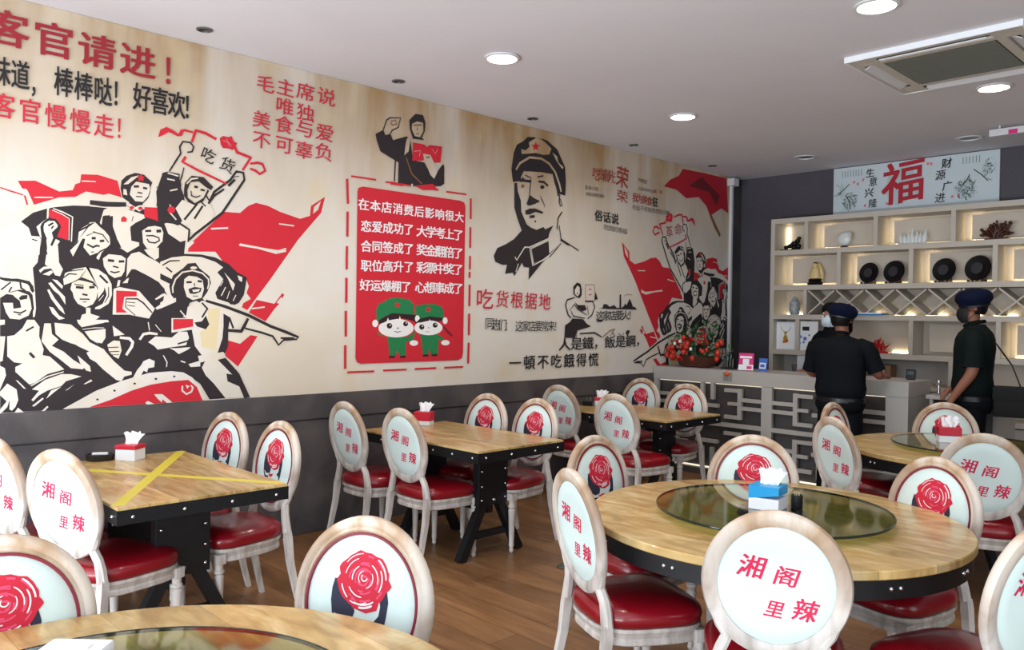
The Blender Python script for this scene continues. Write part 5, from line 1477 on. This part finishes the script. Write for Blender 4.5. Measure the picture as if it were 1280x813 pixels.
# ------------------------------------------------------------------ square tables
def square_table(x0, x1, y0, y1, label):
    cx, cy = (x0 + x1) / 2, (y0 + y1) / 2; hx, hy = (x1 - x0) / 2, (y1 - y0) / 2
    t = thing('dining_table', label, 'table', (cx, cy, 0), 0, 'industrial square dining tables')
    MB().b2(-hx, hx, -hy, hy, .735, .765, .003).build('table_top', M['oak'], t)
    a = MB(); a.b2(-hx - .004, hx + .004, -hy - .004, -hy + .006, .690, .752); a.b2(-hx - .004, hx + .004, hy - .006, hy + .004, .690, .752)
    a.b2(-hx - .0035, -hx + .006, -hy, hy, .6905, .7515); a.b2(hx - .006, hx + .0035, -hy, hy, .6905, .7515); a.b2(-hx + .006, hx - .006, -hy + .006, hy - .006, .700, .734)
    ap = a.build('apron', M['black_metal'], t)
    r = MB()
    for i in range(7):
        x = -hx + .05 + (2 * hx - .1) * i / 6
        for s in (-1, 1): r.sphere((x, s * (hy + .004), .72), .009, 8)
    for i in range(4):
        y = -hy + .06 + (2 * hy - .12) * i / 3
        for s in (-1, 1): r.sphere((s * (hx + .004), y, .72), .009, 8)
    tag(r.build('rivets', M['chrome'], ap, 60), kind='stuff')
    for s in (-1, 1):
        px_ = s * (hx - .30)
        p = MB(); p.box((px_, 0, .52), (.06, .26, .36), bev=.004); p.box((px_, 0, .665), (.16, .34, .07), bev=.004)
        pl = p.build('pedestal_plate', M['black_metal'], t)
        r = MB()
        for yy in (-.105, .105):
            for zz in (.38, .47, .57, .66): r.sphere((px_ + .031, yy, zz), .009, 8); r.sphere((px_ - .031, yy, zz), .009, 8)
        for q in (-1, 1): r.sphere((px_ + q * .032, 0, .375), .014, 8)
        tag(r.build('rivets', M['chrome'], pl, 60), kind='stuff')
        for q in (-1, 1):
            MB().tube([(px_, q * .05, .40), (px_, q * .26, .0)], .040, 4, sq=(1.0, 1.0)).build('leg', M['black_metal'], t)
        MB().b2(px_ - .02, px_ + .02, -.18, .18, .13, .17, .003).build('crossbar', M['black_metal'], t)
    MB().b2(-hx + .30, hx - .30, -.025, .025, .28, .33, .003).build('stretcher', M['black_metal'], t)
    return t


T1 = square_table(-4.77, -3.53, 1.18, 1.955, 'square wooden table crossed with yellow tape, by the left wall')
square_table(-4.87, -3.63, 3.28, 4.045, 'middle square wooden table by the wall below the red notice')
square_table(-4.99, -3.76, 5.42, 6.22, 'far square wooden table by the wall near the counter')
for a, b, nm in (((-3.575, 1.195), (-4.75, 1.94), 'long yellow tape strip running from the near corner to the wall'), ((-4.60, 1.27), (-3.56, 1.935), 'yellow tape strip crossing under the other towards the far corner')):
    a = Vector(a) - Vector((-4.15, 1.5675)); b = Vector(b) - Vector((-4.15, 1.5675)); d = (b - a).normalized(); n = Vector((-d.y, d.x)) * .026; z = .7656 if 'long' in nm else .7652
    tag(MB().add([(a.x + n.x, a.y + n.y, z), (a.x - n.x, a.y - n.y, z), (b.x - n.x, b.y - n.y, z), (b.x + n.x, b.y + n.y, z), (a.x + n.x, a.y + n.y, .765), (a.x - n.x, a.y - n.y, .765), (b.x - n.x, b.y - n.y, .765), (b.x + n.x, b.y + n.y, .765)],
                 [(0, 1, 2, 3), (7, 6, 5, 4), (0, 4, 5, 1), (1, 5, 6, 2), (2, 6, 7, 3), (3, 7, 4, 0)]).build('tape_strip', M['tape'], T1), nm)


# ------------------------------------------------------------------ round tables with glass turntables
def round_table(cx, cy, r, lr, label, glabel, rz=0):
    t = thing('round_table', label, 'table', (cx, cy, 0), rz, 'round dining tables')
    MB().lathe([(.001, .733), (r - .004, .733), (r, .737), (r, .761), (r - .004, .765), (.001, .765)], n=96).build('table_top', M['oak_round'], t, 30)
    ap = MB().lathe([(r - .03, .665), (r - .022, .662), (r - .012, .664), (r - .012, .732), (r - .03, .732)], n=96).build('apron', M['black_metal'], t, 30)
    q = MB()
    for i in range(12):
        for d in (-.025, .025): a = 2 * PI * i / 12 + d; q.sphere(((r - .012) * math.cos(a), (r - .012) * math.sin(a), .70), .009, 8)
    tag(q.build('rivets', M['chrome'], ap, 60), kind='stuff')
    MB().lathe([(.10, .14), (.10, .66), (.30, .70), (.30, .732), (.001, .732)][:4], n=32).build('pedestal', M['black_metal'], t, 30)
    for i in range(4):
        a = PI / 4 + PI / 2 * i; c, s = math.cos(a), math.sin(a)
        MB().tube([(c * .06, s * .06, .42), (c * .30, s * .30, .03), (c * .38, s * .38, .02)], [.035, .03, .022], 4).build('foot', M['black_metal'], t)
        MB().box((c * .45, s * .45, .70), (.5, .04, .05), a).build('brace', M['black_metal'], t)
    g = thing('glass_turntable', glabel, 'turntable', (cx, cy + .0, .765), rz, 'glass turntables')
    MB().lathe([(.14, 0), (.14, .006), (.11, .010), (.11, .024), (.13, .026)], n=40).build('bearing', M['black_metal'], g, 30)
    MB().lathe([(.001, .027), (lr - .002, .027), (lr - .002, .035), (.001, .035)], n=96).build('glass_disc', M['glass'], g, 30)
    MB().lathe([(lr - .003, .026), (lr + .001, .0265), (lr + .002, .031), (lr + .001, .0355), (lr - .003, .036)], n=96).build('rim', M['glass_edge'], g, 30)
    return t


round_table(-1.605, .515, .755, .50, 'nearest round wooden table cut off by the bottom edge', 'glass turntable with a white tissue box, at the bottom edge')
round_table(-1.66, 3.16, .755, .475, 'round wooden table in the middle, holding the blue tissue box', 'olive glass turntable under the blue tissue box')
round_table(-1.67, 5.84, .765, .48, 'far round wooden table at right near the officers', 'olive glass turntable under the red and white tissue box, far table')


def tissue_box(x, y, z, rz, col, w, d, h, label, lid=.35, band=0):
    t = thing('tissue_box', label, 'tissue box', (x, y, z), rz)
    MB().b2(-w / 2, w / 2, -d / 2, d / 2, 0, h * (1 - lid), .003).build('body', M['white'], t)
    c = MB()
    if band: # slanted coloured band on top part
        c.add([(-w / 2, -d / 2, h * .45), (w / 2, -d / 2, h * .68), (w / 2, d / 2, h * .62), (-w / 2, d / 2, h * .5), (-w / 2, -d / 2, h), (w / 2, -d / 2, h), (w / 2, d / 2, h), (-w / 2, d / 2, h)], [(0, 3, 2, 1), (4, 5, 6, 7), (0, 1, 5, 4), (1, 2, 6, 5), (2, 3, 7, 6), (3, 0, 4, 7)])
        c.v = [(v[0] * 1.004, v[1] * 1.004, v[2]) for v in c.v]
    else: c.b2(-w / 2 - .003, w / 2 + .003, -d / 2 - .003, d / 2 + .003, h * (1 - lid), h, .004)
    c.build('lid', M[col], t)
    random.seed(int(x * 100)); c = MB(); n = 9
    vs = []
    for j in range(5):
        for i in range(n):
            f = i / (n - 1) - .5; k = j / 4
            vs.append((f * (.07 + .05 * k) + .015 * k, .012 * math.sin(i * 1.9 + j) + .004 * j, h - .005 + k * .075 - .02 * abs(f) * k + .008 * math.sin(i * 2.3)))
    fs = [(j * n + i, j * n + i + 1, (j + 1) * n + i + 1, (j + 1) * n + i) for j in range(4) for i in range(n - 1)]
    c.add(vs, fs).build('tissue', M['tissue'], t, 60)
    return t


tissue_box(-4.655, 1.62, .765, R(38), 'box_red', .115, .10, .085, 'white tissue box with a red lid on the taped table', .28)
tissue_box(-4.80, 3.78, .765, R(30), 'box_red', .125, .09, .10, 'tissue box with deep red band on the middle square table', .68)
tissue_box(-4.86, 5.93, .765, R(35), 'box_red', .11, .09, .075, 'small red and white tissue box on the far square table', .4)
tissue_box(-1.66, 3.13, .8005, R(10), 'box_blue', .125, .12, .098, 'blue and white tissue box on the middle glass turntable', .5, 1)
tissue_box(-1.80, 5.80, .8005, R(30), 'box_red', .13, .10, .10, 'red and white tissue box on the far glass turntable', .55)
tissue_box(-1.985, .600, .8005, R(25), 'box_blue', .125, .10, .012 + .0, 'x', .5) if 0 else None
t = thing('tissue_pack', 'flat white tissue pack at the bottom edge on the nearest turntable', 'tissue pack', (-1.965, .565, .8005), R(45))
MB().b2(-.07, .07, -.05, .05, 0, .03, .008).build('wrapper', M['white'], t, 50)
MB().b2(-.04, .04, -.012, .012, .0302, .034, .002).build('flap', M['tissue'], t)
t = thing('toothpick_holder', 'small black holder beside the blue tissue box', 'holder', (-1.575, 3.215, .8005))
MB().lathe([(.022, 0), (.024, .003), (.024, .055), (.020, .058), (.019, .02)], n=20).build('cup', M['black_plastic'], t, 40)
pk = MB()
for i in range(9): a = i * .7; pk.tube([(0.006 * math.cos(a), .006 * math.sin(a), .02), (.012 * math.cos(a), .012 * math.sin(a), .07)], .0012, 5)
tag(pk.build('toothpicks', M['cream_light'], t), kind='stuff')
t = thing('ashtray', 'black condiment tray with a pale cloth beside the red-lidded tissue box', 'tray', (-4.735, 1.49, .765), R(60))
MB().lathe([(.045, 0), (.06, .004), (.065, .035), (.058, .035), (.05, .010)], n=24, sx=1.15).build('tray', M['black_plastic'], t, 40)
MB().b2(-.04, .04, -.012, .012, .03, .042, .004).build('cloth', M['white'], t)
t = thing('condiment_caddy', 'small dark caddy beside the tissue box on the far square table', 'caddy', (-4.90, 5.80, .765), R(20))
MB().b2(-.05, .05, -.03, .03, 0, .045, .004).build('tray', M['black_plastic'], t)
for x in (-.02, .02): MB().lathe([(.014, .045), (.014, .07), (.006, .08)], (x, 0, 0), 12).build('jar', M['grille'], t, 40)
t = thing('floor_socket', 'small metal floor socket in the aisle between the tables', 'floor socket', (-3.42, 3.845, 0))
MB().lathe([(.001, .0005), (.05, .0005), (.055, .004), (.048, .009), (.001, .010)], n=24).build('cover', M['grille'], t, 30)
MB().b2(-.02, .02, -.012, .012, .0095, .014, .002).build('flap', M['chrome'], t)

# ------------------------------------------------------------------ people
def skin_mesh(name, chains, material, parent, sub=2, root=None):
    # chains: lists of (x, y, z, r) joined where points coincide
    vs = []; rr = []; es = []; idx = {}
    for chn in chains:
        prev = None
        for (x, y, z, r) in chn:
            k = (round(x, 4), round(y, 4), round(z, 4))
            if k not in idx: idx[k] = len(vs); vs.append((x, y, z)); rr.append(r)
            i = idx[k]
            if prev is not None and prev != i: es.append((prev, i))
            prev = i
    me = D.meshes.new(name); me.from_pydata(vs, es, [])
    o = D.objects.new(name, me); COL.objects.link(o)
    md = o.modifiers.new('skin', 'SKIN'); md.use_smooth_shade = True; md.branch_smoothing = .6
    if not me.skin_vertices: me.skin_vertices.new() if hasattr(me.skin_vertices, 'new') else None
    for i, r in enumerate(rr):
        sv = me.skin_vertices[0].data[i]
        sv.radius = (r, r) if not isinstance(r, tuple) else r
        sv.use_root = (i == 0); sv.use_loose = False
    s = o.modifiers.new('sub', 'SUBSURF'); s.levels = sub; s.render_levels = sub
    dg = bpy.context.evaluated_depsgraph_get(); dg.update()
    m2 = D.meshes.new_from_object(o.evaluated_get(dg)); m2.name = name; m2.materials.clear(); m2.materials.append(material)
    for p in m2.polygons: p.use_smooth = True
    D.objects.remove(o); D.meshes.remove(me)
    return link(name, m2, parent)


def scale_mesh(o, c, s):
    for v in o.data.vertices:
        for k in range(3): v.co[k] = c[k] + (v.co[k] - c[k]) * s[k]


def hand_chains(w, d, side, up=(0, 0, 1), curl=.4):
    # w wrist point, d pointing direction; five separate fingers, slightly curled
    w = Vector(w); d = Vector(d).normalized(); u = Vector(up); s = d.cross(u).normalized() * side; n = s.cross(d).normalized() * side
    out = []
    palm = w + d * .045
    out.append([(*w, .024), (*palm, .030)])
    base = w + d * .08
    for i, (o_, L) in enumerate(((-.030, .062), (-.010, .072), (.010, .068), (.030, .054))):
        b = base + s * o_; p = [b]; dd = d.copy()
        for k, l in enumerate((.42, .33, .25)):
            dd = (dd - n * curl * (.5 + .5 * k)).normalized(); p.append(p[-1] + dd * L * l)
        out.append([(*palm, .030)] + [(*q, r) for q, r in zip(p, (.012, .010, .009, .007))])
    th = [palm - s * .022 - d * .02, palm - s * .05 + d * .005 - n * .01, palm - s * .058 + d * .035 - n * .022]
    out.append([(*palm, .030)] + [(*q, r) for q, r in zip(th, (.014, .012, .009))])
    return out


def head(parent, material, z, y0=0, hair=True):
    # skull, face, nose, ears, eyes; faces +Y; z = chin height; size about .23 tall
    ch = [[(0, -.01, z - .10, .055), (0, 0, z - .03, .055), (0, .015, z + .03, .062), (0, .005, z + .10, .078), (0, 0, z + .16, .074), (0, -.005, z + .205, .045)],
          [(0, .005, z + .10, .078), (0, .085, z + .095, .012), (0, .108, z + .075, .013)],
          [(0, .015, z + .03, .062), (0, .062, z + .012, .030)],
          [(0, .005, z + .10, .078), (.082, -.005, z + .09, .014)], [(0, .005, z + .10, .078), (-.082, -.005, z + .09, .014)]]
    return ch


def face_bits(parent, z):
    for s in (-1, 1):
        e = MB().sphere((s * .030, .078, z + .118), .011, 10).build('eye', M['eye_white'], parent, 60)
        MB().sphere((s * .030, .0865, z + .118), .0055, 8).build('pupil', M['black_plastic'], e, 60)
        MB().tube([(s * .015, .086, z + .137), (s * .032, .088, z + .142), (s * .05, .078, z + .136)], .0035, 6).build('eyebrow', M['hair'], parent, 60)
    MB().tube([(-.022, .083, z + .042), (0, .09, z + .044), (.022, .083, z + .042)], .0055, 8).build('mouth', mat('lips', '#7c3f3a', .5), parent, 60)


def beret(parent, z, tiltx, tilty, label=None):
    T = Matrix.Rotation(R(tiltx), 4, 'X') @ Matrix.Rotation(R(tilty), 4, 'Y')
    c = MB(); c.lathe([(.090, 0), (.096, .006), (.100, .020), (.112, .036), (.119, .060), (.112, .088), (.088, .112), (.048, .126), (.002, .131)], (0, -.005, z), 32, sx=.98, sy=1.05, M4=T)
    b = c.build('beret', M['beret'], parent, 70)
    MB().lathe([(.0885, -.003), (.0985, .0), (.0995, .012), (.0885, .016)], (0, -.005, z), 32, sx=.98, sy=1.05, M4=T).build('band', M['black_plastic'], b, 60)
    return b


def person(label, loc, rz, arms, shirt, sleeve, skin, H=1.0, mask=None, cap=True, stance=((-.10, .02), (.10, -.04)), build=1.0, tilt=(8, 10)):
    t = thing('person', label, 'person', loc, rz)
    zc = 1.455; lb = []
    # arms: dict side -> (shoulder, elbow, wrist, hand dir)
    ch = head(t, skin, zc)
    neck = (0, -.02, 1.40, .055); chest = (0, -.01, 1.27, .098); waist = (0, 0, 1.06, .095); pel = (0, 0, .93, .095)
    chains = [[pel, waist, chest, neck, (0, -.01, zc - .10 + .02, .055), ch[0][1]], ch[0][1:]] + ch[1:]
    for s, (sh_, el, wr, hd) in arms.items():
        chains.append([chest, (*sh_, .062), (*el, .042), (*wr, .027)])
        hc = hand_chains(wr, hd, s)
        hc = [[(*wr, .027)] + c_[1:] if i == 0 else c_ for i, c_ in enumerate(hc)]
        chains += hc
    for (fx, fy), s in zip(stance, (-1, 1)):
        chains.append([pel, (s * .095, 0, .86, .09), (s * .10 + (fx - s * .1) * .5, .02 + fy * .5, .48, .058), (fx, fy, .09, .040), (fx, fy + .06, .05, .035)])
    b = skin_mesh('body', chains, skin, t, 2)
    # shirt: lofted torso plus sleeves
    def loftz(mb, rings, n=28):
        vs = []; fs = []
        for (z, rx, ry, oy) in rings:
            for i in range(n):
                a = 2 * PI * i / n; vs.append((sgn_pow(math.cos(a), .85) * rx, oy + sgn_pow(math.sin(a), .85) * ry, z))
        for j in range(len(rings) - 1):
            for i in range(n): k = (i + 1) % n; fs.append((j * n + i, j * n + k, (j + 1) * n + k, (j + 1) * n + i))
        fs.append(tuple(range(n - 1, -1, -1))); fs.append(tuple((len(rings) - 1) * n + i for i in range(n)))
        return mb.add(vs, fs)
    q_ = build
    so = loftz(MB(), [(.925, .160 * q_, .112 * q_, 0), (.95, .172 * q_, .122 * q_, 0), (1.0, .178 * q_, .128 * q_, 0), (1.06, .170 * q_, .120 * q_, 0), (1.16, .176 * q_, .122 * q_, -.005), (1.26, .188 * q_, .126 * q_, -.01),
                      (1.33, .192 * q_, .120 * q_, -.012), (1.375, .175 * q_, .104 * q_, -.015), (1.405, .125 * q_, .085, -.018), (1.425, .075, .070, -.015), (1.44, .062, .062, -.012)])
    for s, (sh_, el, wr, hd) in arms.items():
        e = Vector(el); sv = Vector(sh_); d_ = (e - sv)
        pts = [Vector((s * .09, -.012, 1.335)), Vector((s * .15 * q_, -.012, 1.345)), sv + Vector((s * .010, 0, -.030)), sv + d_ * .3 + Vector((s * .008, 0, 0)), sv + d_ * .6, sv + d_ * .88]
        so.tube(pts, [.06, .070, .070, .068, .066, .070], 16)
        for k in (.30, .55): pass
    so = so.build('shirt', shirt, t, 70)
    for s in (-1, 1): MB().b2(s * .10 - .035, s * .10 + .035, -.05, .02, 1.392, 1.402, .003).build('epaulette', shirt, t)
    bt = MB().lathe([(.142, 0), (.146, .003), (.146, .037), (.142, .04)], (0, -.002, .885), 32, sx=1.19 * build, sy=.88 * build).build('belt', M['black_plastic'], t, 40)
    MB().b2(-.025, .025, .126 * build, .134 * build, .887, .923, .003).build('buckle', M['chrome'], bt)
    MB().tube([(-.045, .03, 1.445), (-.05, -.03, 1.455), (0, -.068, 1.46), (.05, -.03, 1.455), (.045, .03, 1.445), (0, .055, 1.425)], .014, 8, closed=True).build('collar', shirt, t, 60)
    tr_ = loftz(MB(), [(.80, .150 * q_, .112 * q_, 0), (.86, .172 * q_, .125 * q_, -.005), (.92, .166 * q_, .118 * q_, 0), (.985, .158 * q_, .110 * q_, 0)])
    for (fx, fy), s in zip(stance, (-1, 1)):
        tr_.tube([(s * .075, 0, .90), (s * .080, 0, .82), (s * .09, .005, .70), (s * .10 + (fx - s * .1) * .5, .02 + fy * .5, .48), (fx, fy + .005, .26), (fx, fy - .005, .05)], [.085, .098, .094, .076, .068, .066], 16)
        sh_o = MB(); sh_o.b2(fx - .045, fx + .045, fy - .09, fy + .17, 0, .028, .01); sh_o.sphere((fx, fy + .09, .045), .045, 12, 1, 1.8, .9); sh_o.sphere((fx, fy - .04, .06), .045, 12, 1, 1.1, 1.2)
        sh_o.build('shoe', M['black_plastic'], t, 50)
    tr_.build('trousers', M['trousers'], t, 70)
    if cap: beret(t, zc + .115, *tilt)
    hz = MB(); n = 24; prof = [(.066, .055), (.078, .08), (.086, .12), (.088, .16), (.074, .20), (.045, .222), (.003, .23)]
    vs = []; fs = []
    for r, z in prof:
        for i in range(n):
            a = R(150) + 2 * PI * i / n if 0 else 2 * PI * i / n
            x = r * math.cos(a); y = -.004 + r * 1.06 * math.sin(a)
            lim = .045 if z < .145 else .095
            if z < .12 and y > -.01: y = -.01; x *= .9
            vs.append((x, min(y, lim), zc + z))
    for j in range(len(prof) - 1):
        for i in range(n): k = (i + 1) % n; fs.append((j * n + i, j * n + k, (j + 1) * n + k, (j + 1) * n + i))
    fs.append(tuple((len(prof) - 1) * n + i for i in range(n)))
    hz.add(vs, fs).build('hair', M['hair'], t, 70)
    face_bits(t, zc)
    if mask:
        m_ = MB(); vs = []; fs = []; n = 13
        for j, (z, r) in enumerate(((.100, .082), (.075, .098), (.045, .100), (.015, .088), (-.010, .062))):
            for i in range(n):
                a = R(15 + 150 * i / (n - 1)); vs.append((.080 * math.cos(a) * (1 if j < 4 else .8), .012 + r * math.sin(a) * (1.0), zc + z))
        for j in range(4):
            for i in range(n - 1): fs.append((j * n + i, j * n + i + 1, (j + 1) * n + i + 1, (j + 1) * n + i))
        mk = m_.add(vs, fs).build('face_mask', mask, t, 70)
        for s in (-1, 1): MB().tube([(s * .077, .035, zc + .09), (s * .090, .0, zc + .10), (s * .090, -.01, zc + .06), (s * .076, .035, zc + .01)], .002, 5).build('ear_loop', mask, mk)
    t.scale = (H, H, H)
    return t


A1 = {-1: ((-.20, -.01, 1.36), (-.27, .03, 1.10), (-.20, .24, 1.10), (.2, 1, .05)), 1: ((.20, -.01, 1.36), (.29, .04, 1.12), (.25, .25, 1.10), (-.1, 1, 0))}
person('person in a dark uniform and navy beret, back to the camera, leaning at the counter', (-2.955, 6.78, 0), R(2), A1, M['uniform'], 'short', M['skin'], 1.025, M['mask_black'], True, ((-.115, .0), (.09, -.05)), 1.14, (-8, 8))
A2 = {-1: ((-.19, -.01, 1.36), (-.225, -.01, 1.10), (-.21, .12, .90), (0, .4, -1)), 1: ((.19, -.01, 1.36), (.23, -.05, 1.09), (.17, .12, .97), (-.3, .6, -.5))}
person('person in a dark green uniform, navy beret and black mask standing sideways at right', (-2.055, 7.16, 0), R(104), A2, M['uniform_green'], 'short', M['skin'], 1.098, M['mask_black'], True, ((-.09, .03), (.10, -.03)), 1.08, (-6, -6))
A3 = {-1: ((-.13, -.01, 1.34), (-.17, .05, 1.10), (-.15, .22, 1.02), (.4, 1, .0)), 1: ((.13, -.01, 1.34), (.17, .05, 1.10), (.13, .22, 1.02), (-.4, 1, 0))}
person('person with black hair and a pale mask behind the counter, mostly hidden by the officer', (-3.645, 8.12, 0), R(168), A3, M['uniform'], 'short', M['skin_light'], 1.06, M['mask_white'], False, ((-.10, .02), (.10, -.04)), .66)
# shoulder bag of the standing officer
t = thing('shoulder_bag', 'black shoulder bag hanging behind the standing officer at the right edge', 'bag', (-2.055, 7.16, .0), R(104))
MB().b2(-.10, .12, -.38, -.145, .86, 1.08, .02).build('bag', M['grille_black'], t, 50)
MB().b2(-.105, .125, -.385, -.14, .99, 1.092, .012).build('flap', M['grille_black'], t, 50)
MB().tube([(0, -.33, 1.09), (-.02, -.27, 1.26), (-.06, -.16, 1.43), (-.09, -.06, 1.535), (-.10, .03, 1.50)], .015, 6, sq=(1.6, .4)).build('strap', M['black_plastic'], t, 50)

print('objects', len(D.objects), 'tris', sum(len(m.polygons) for m in D.meshes))
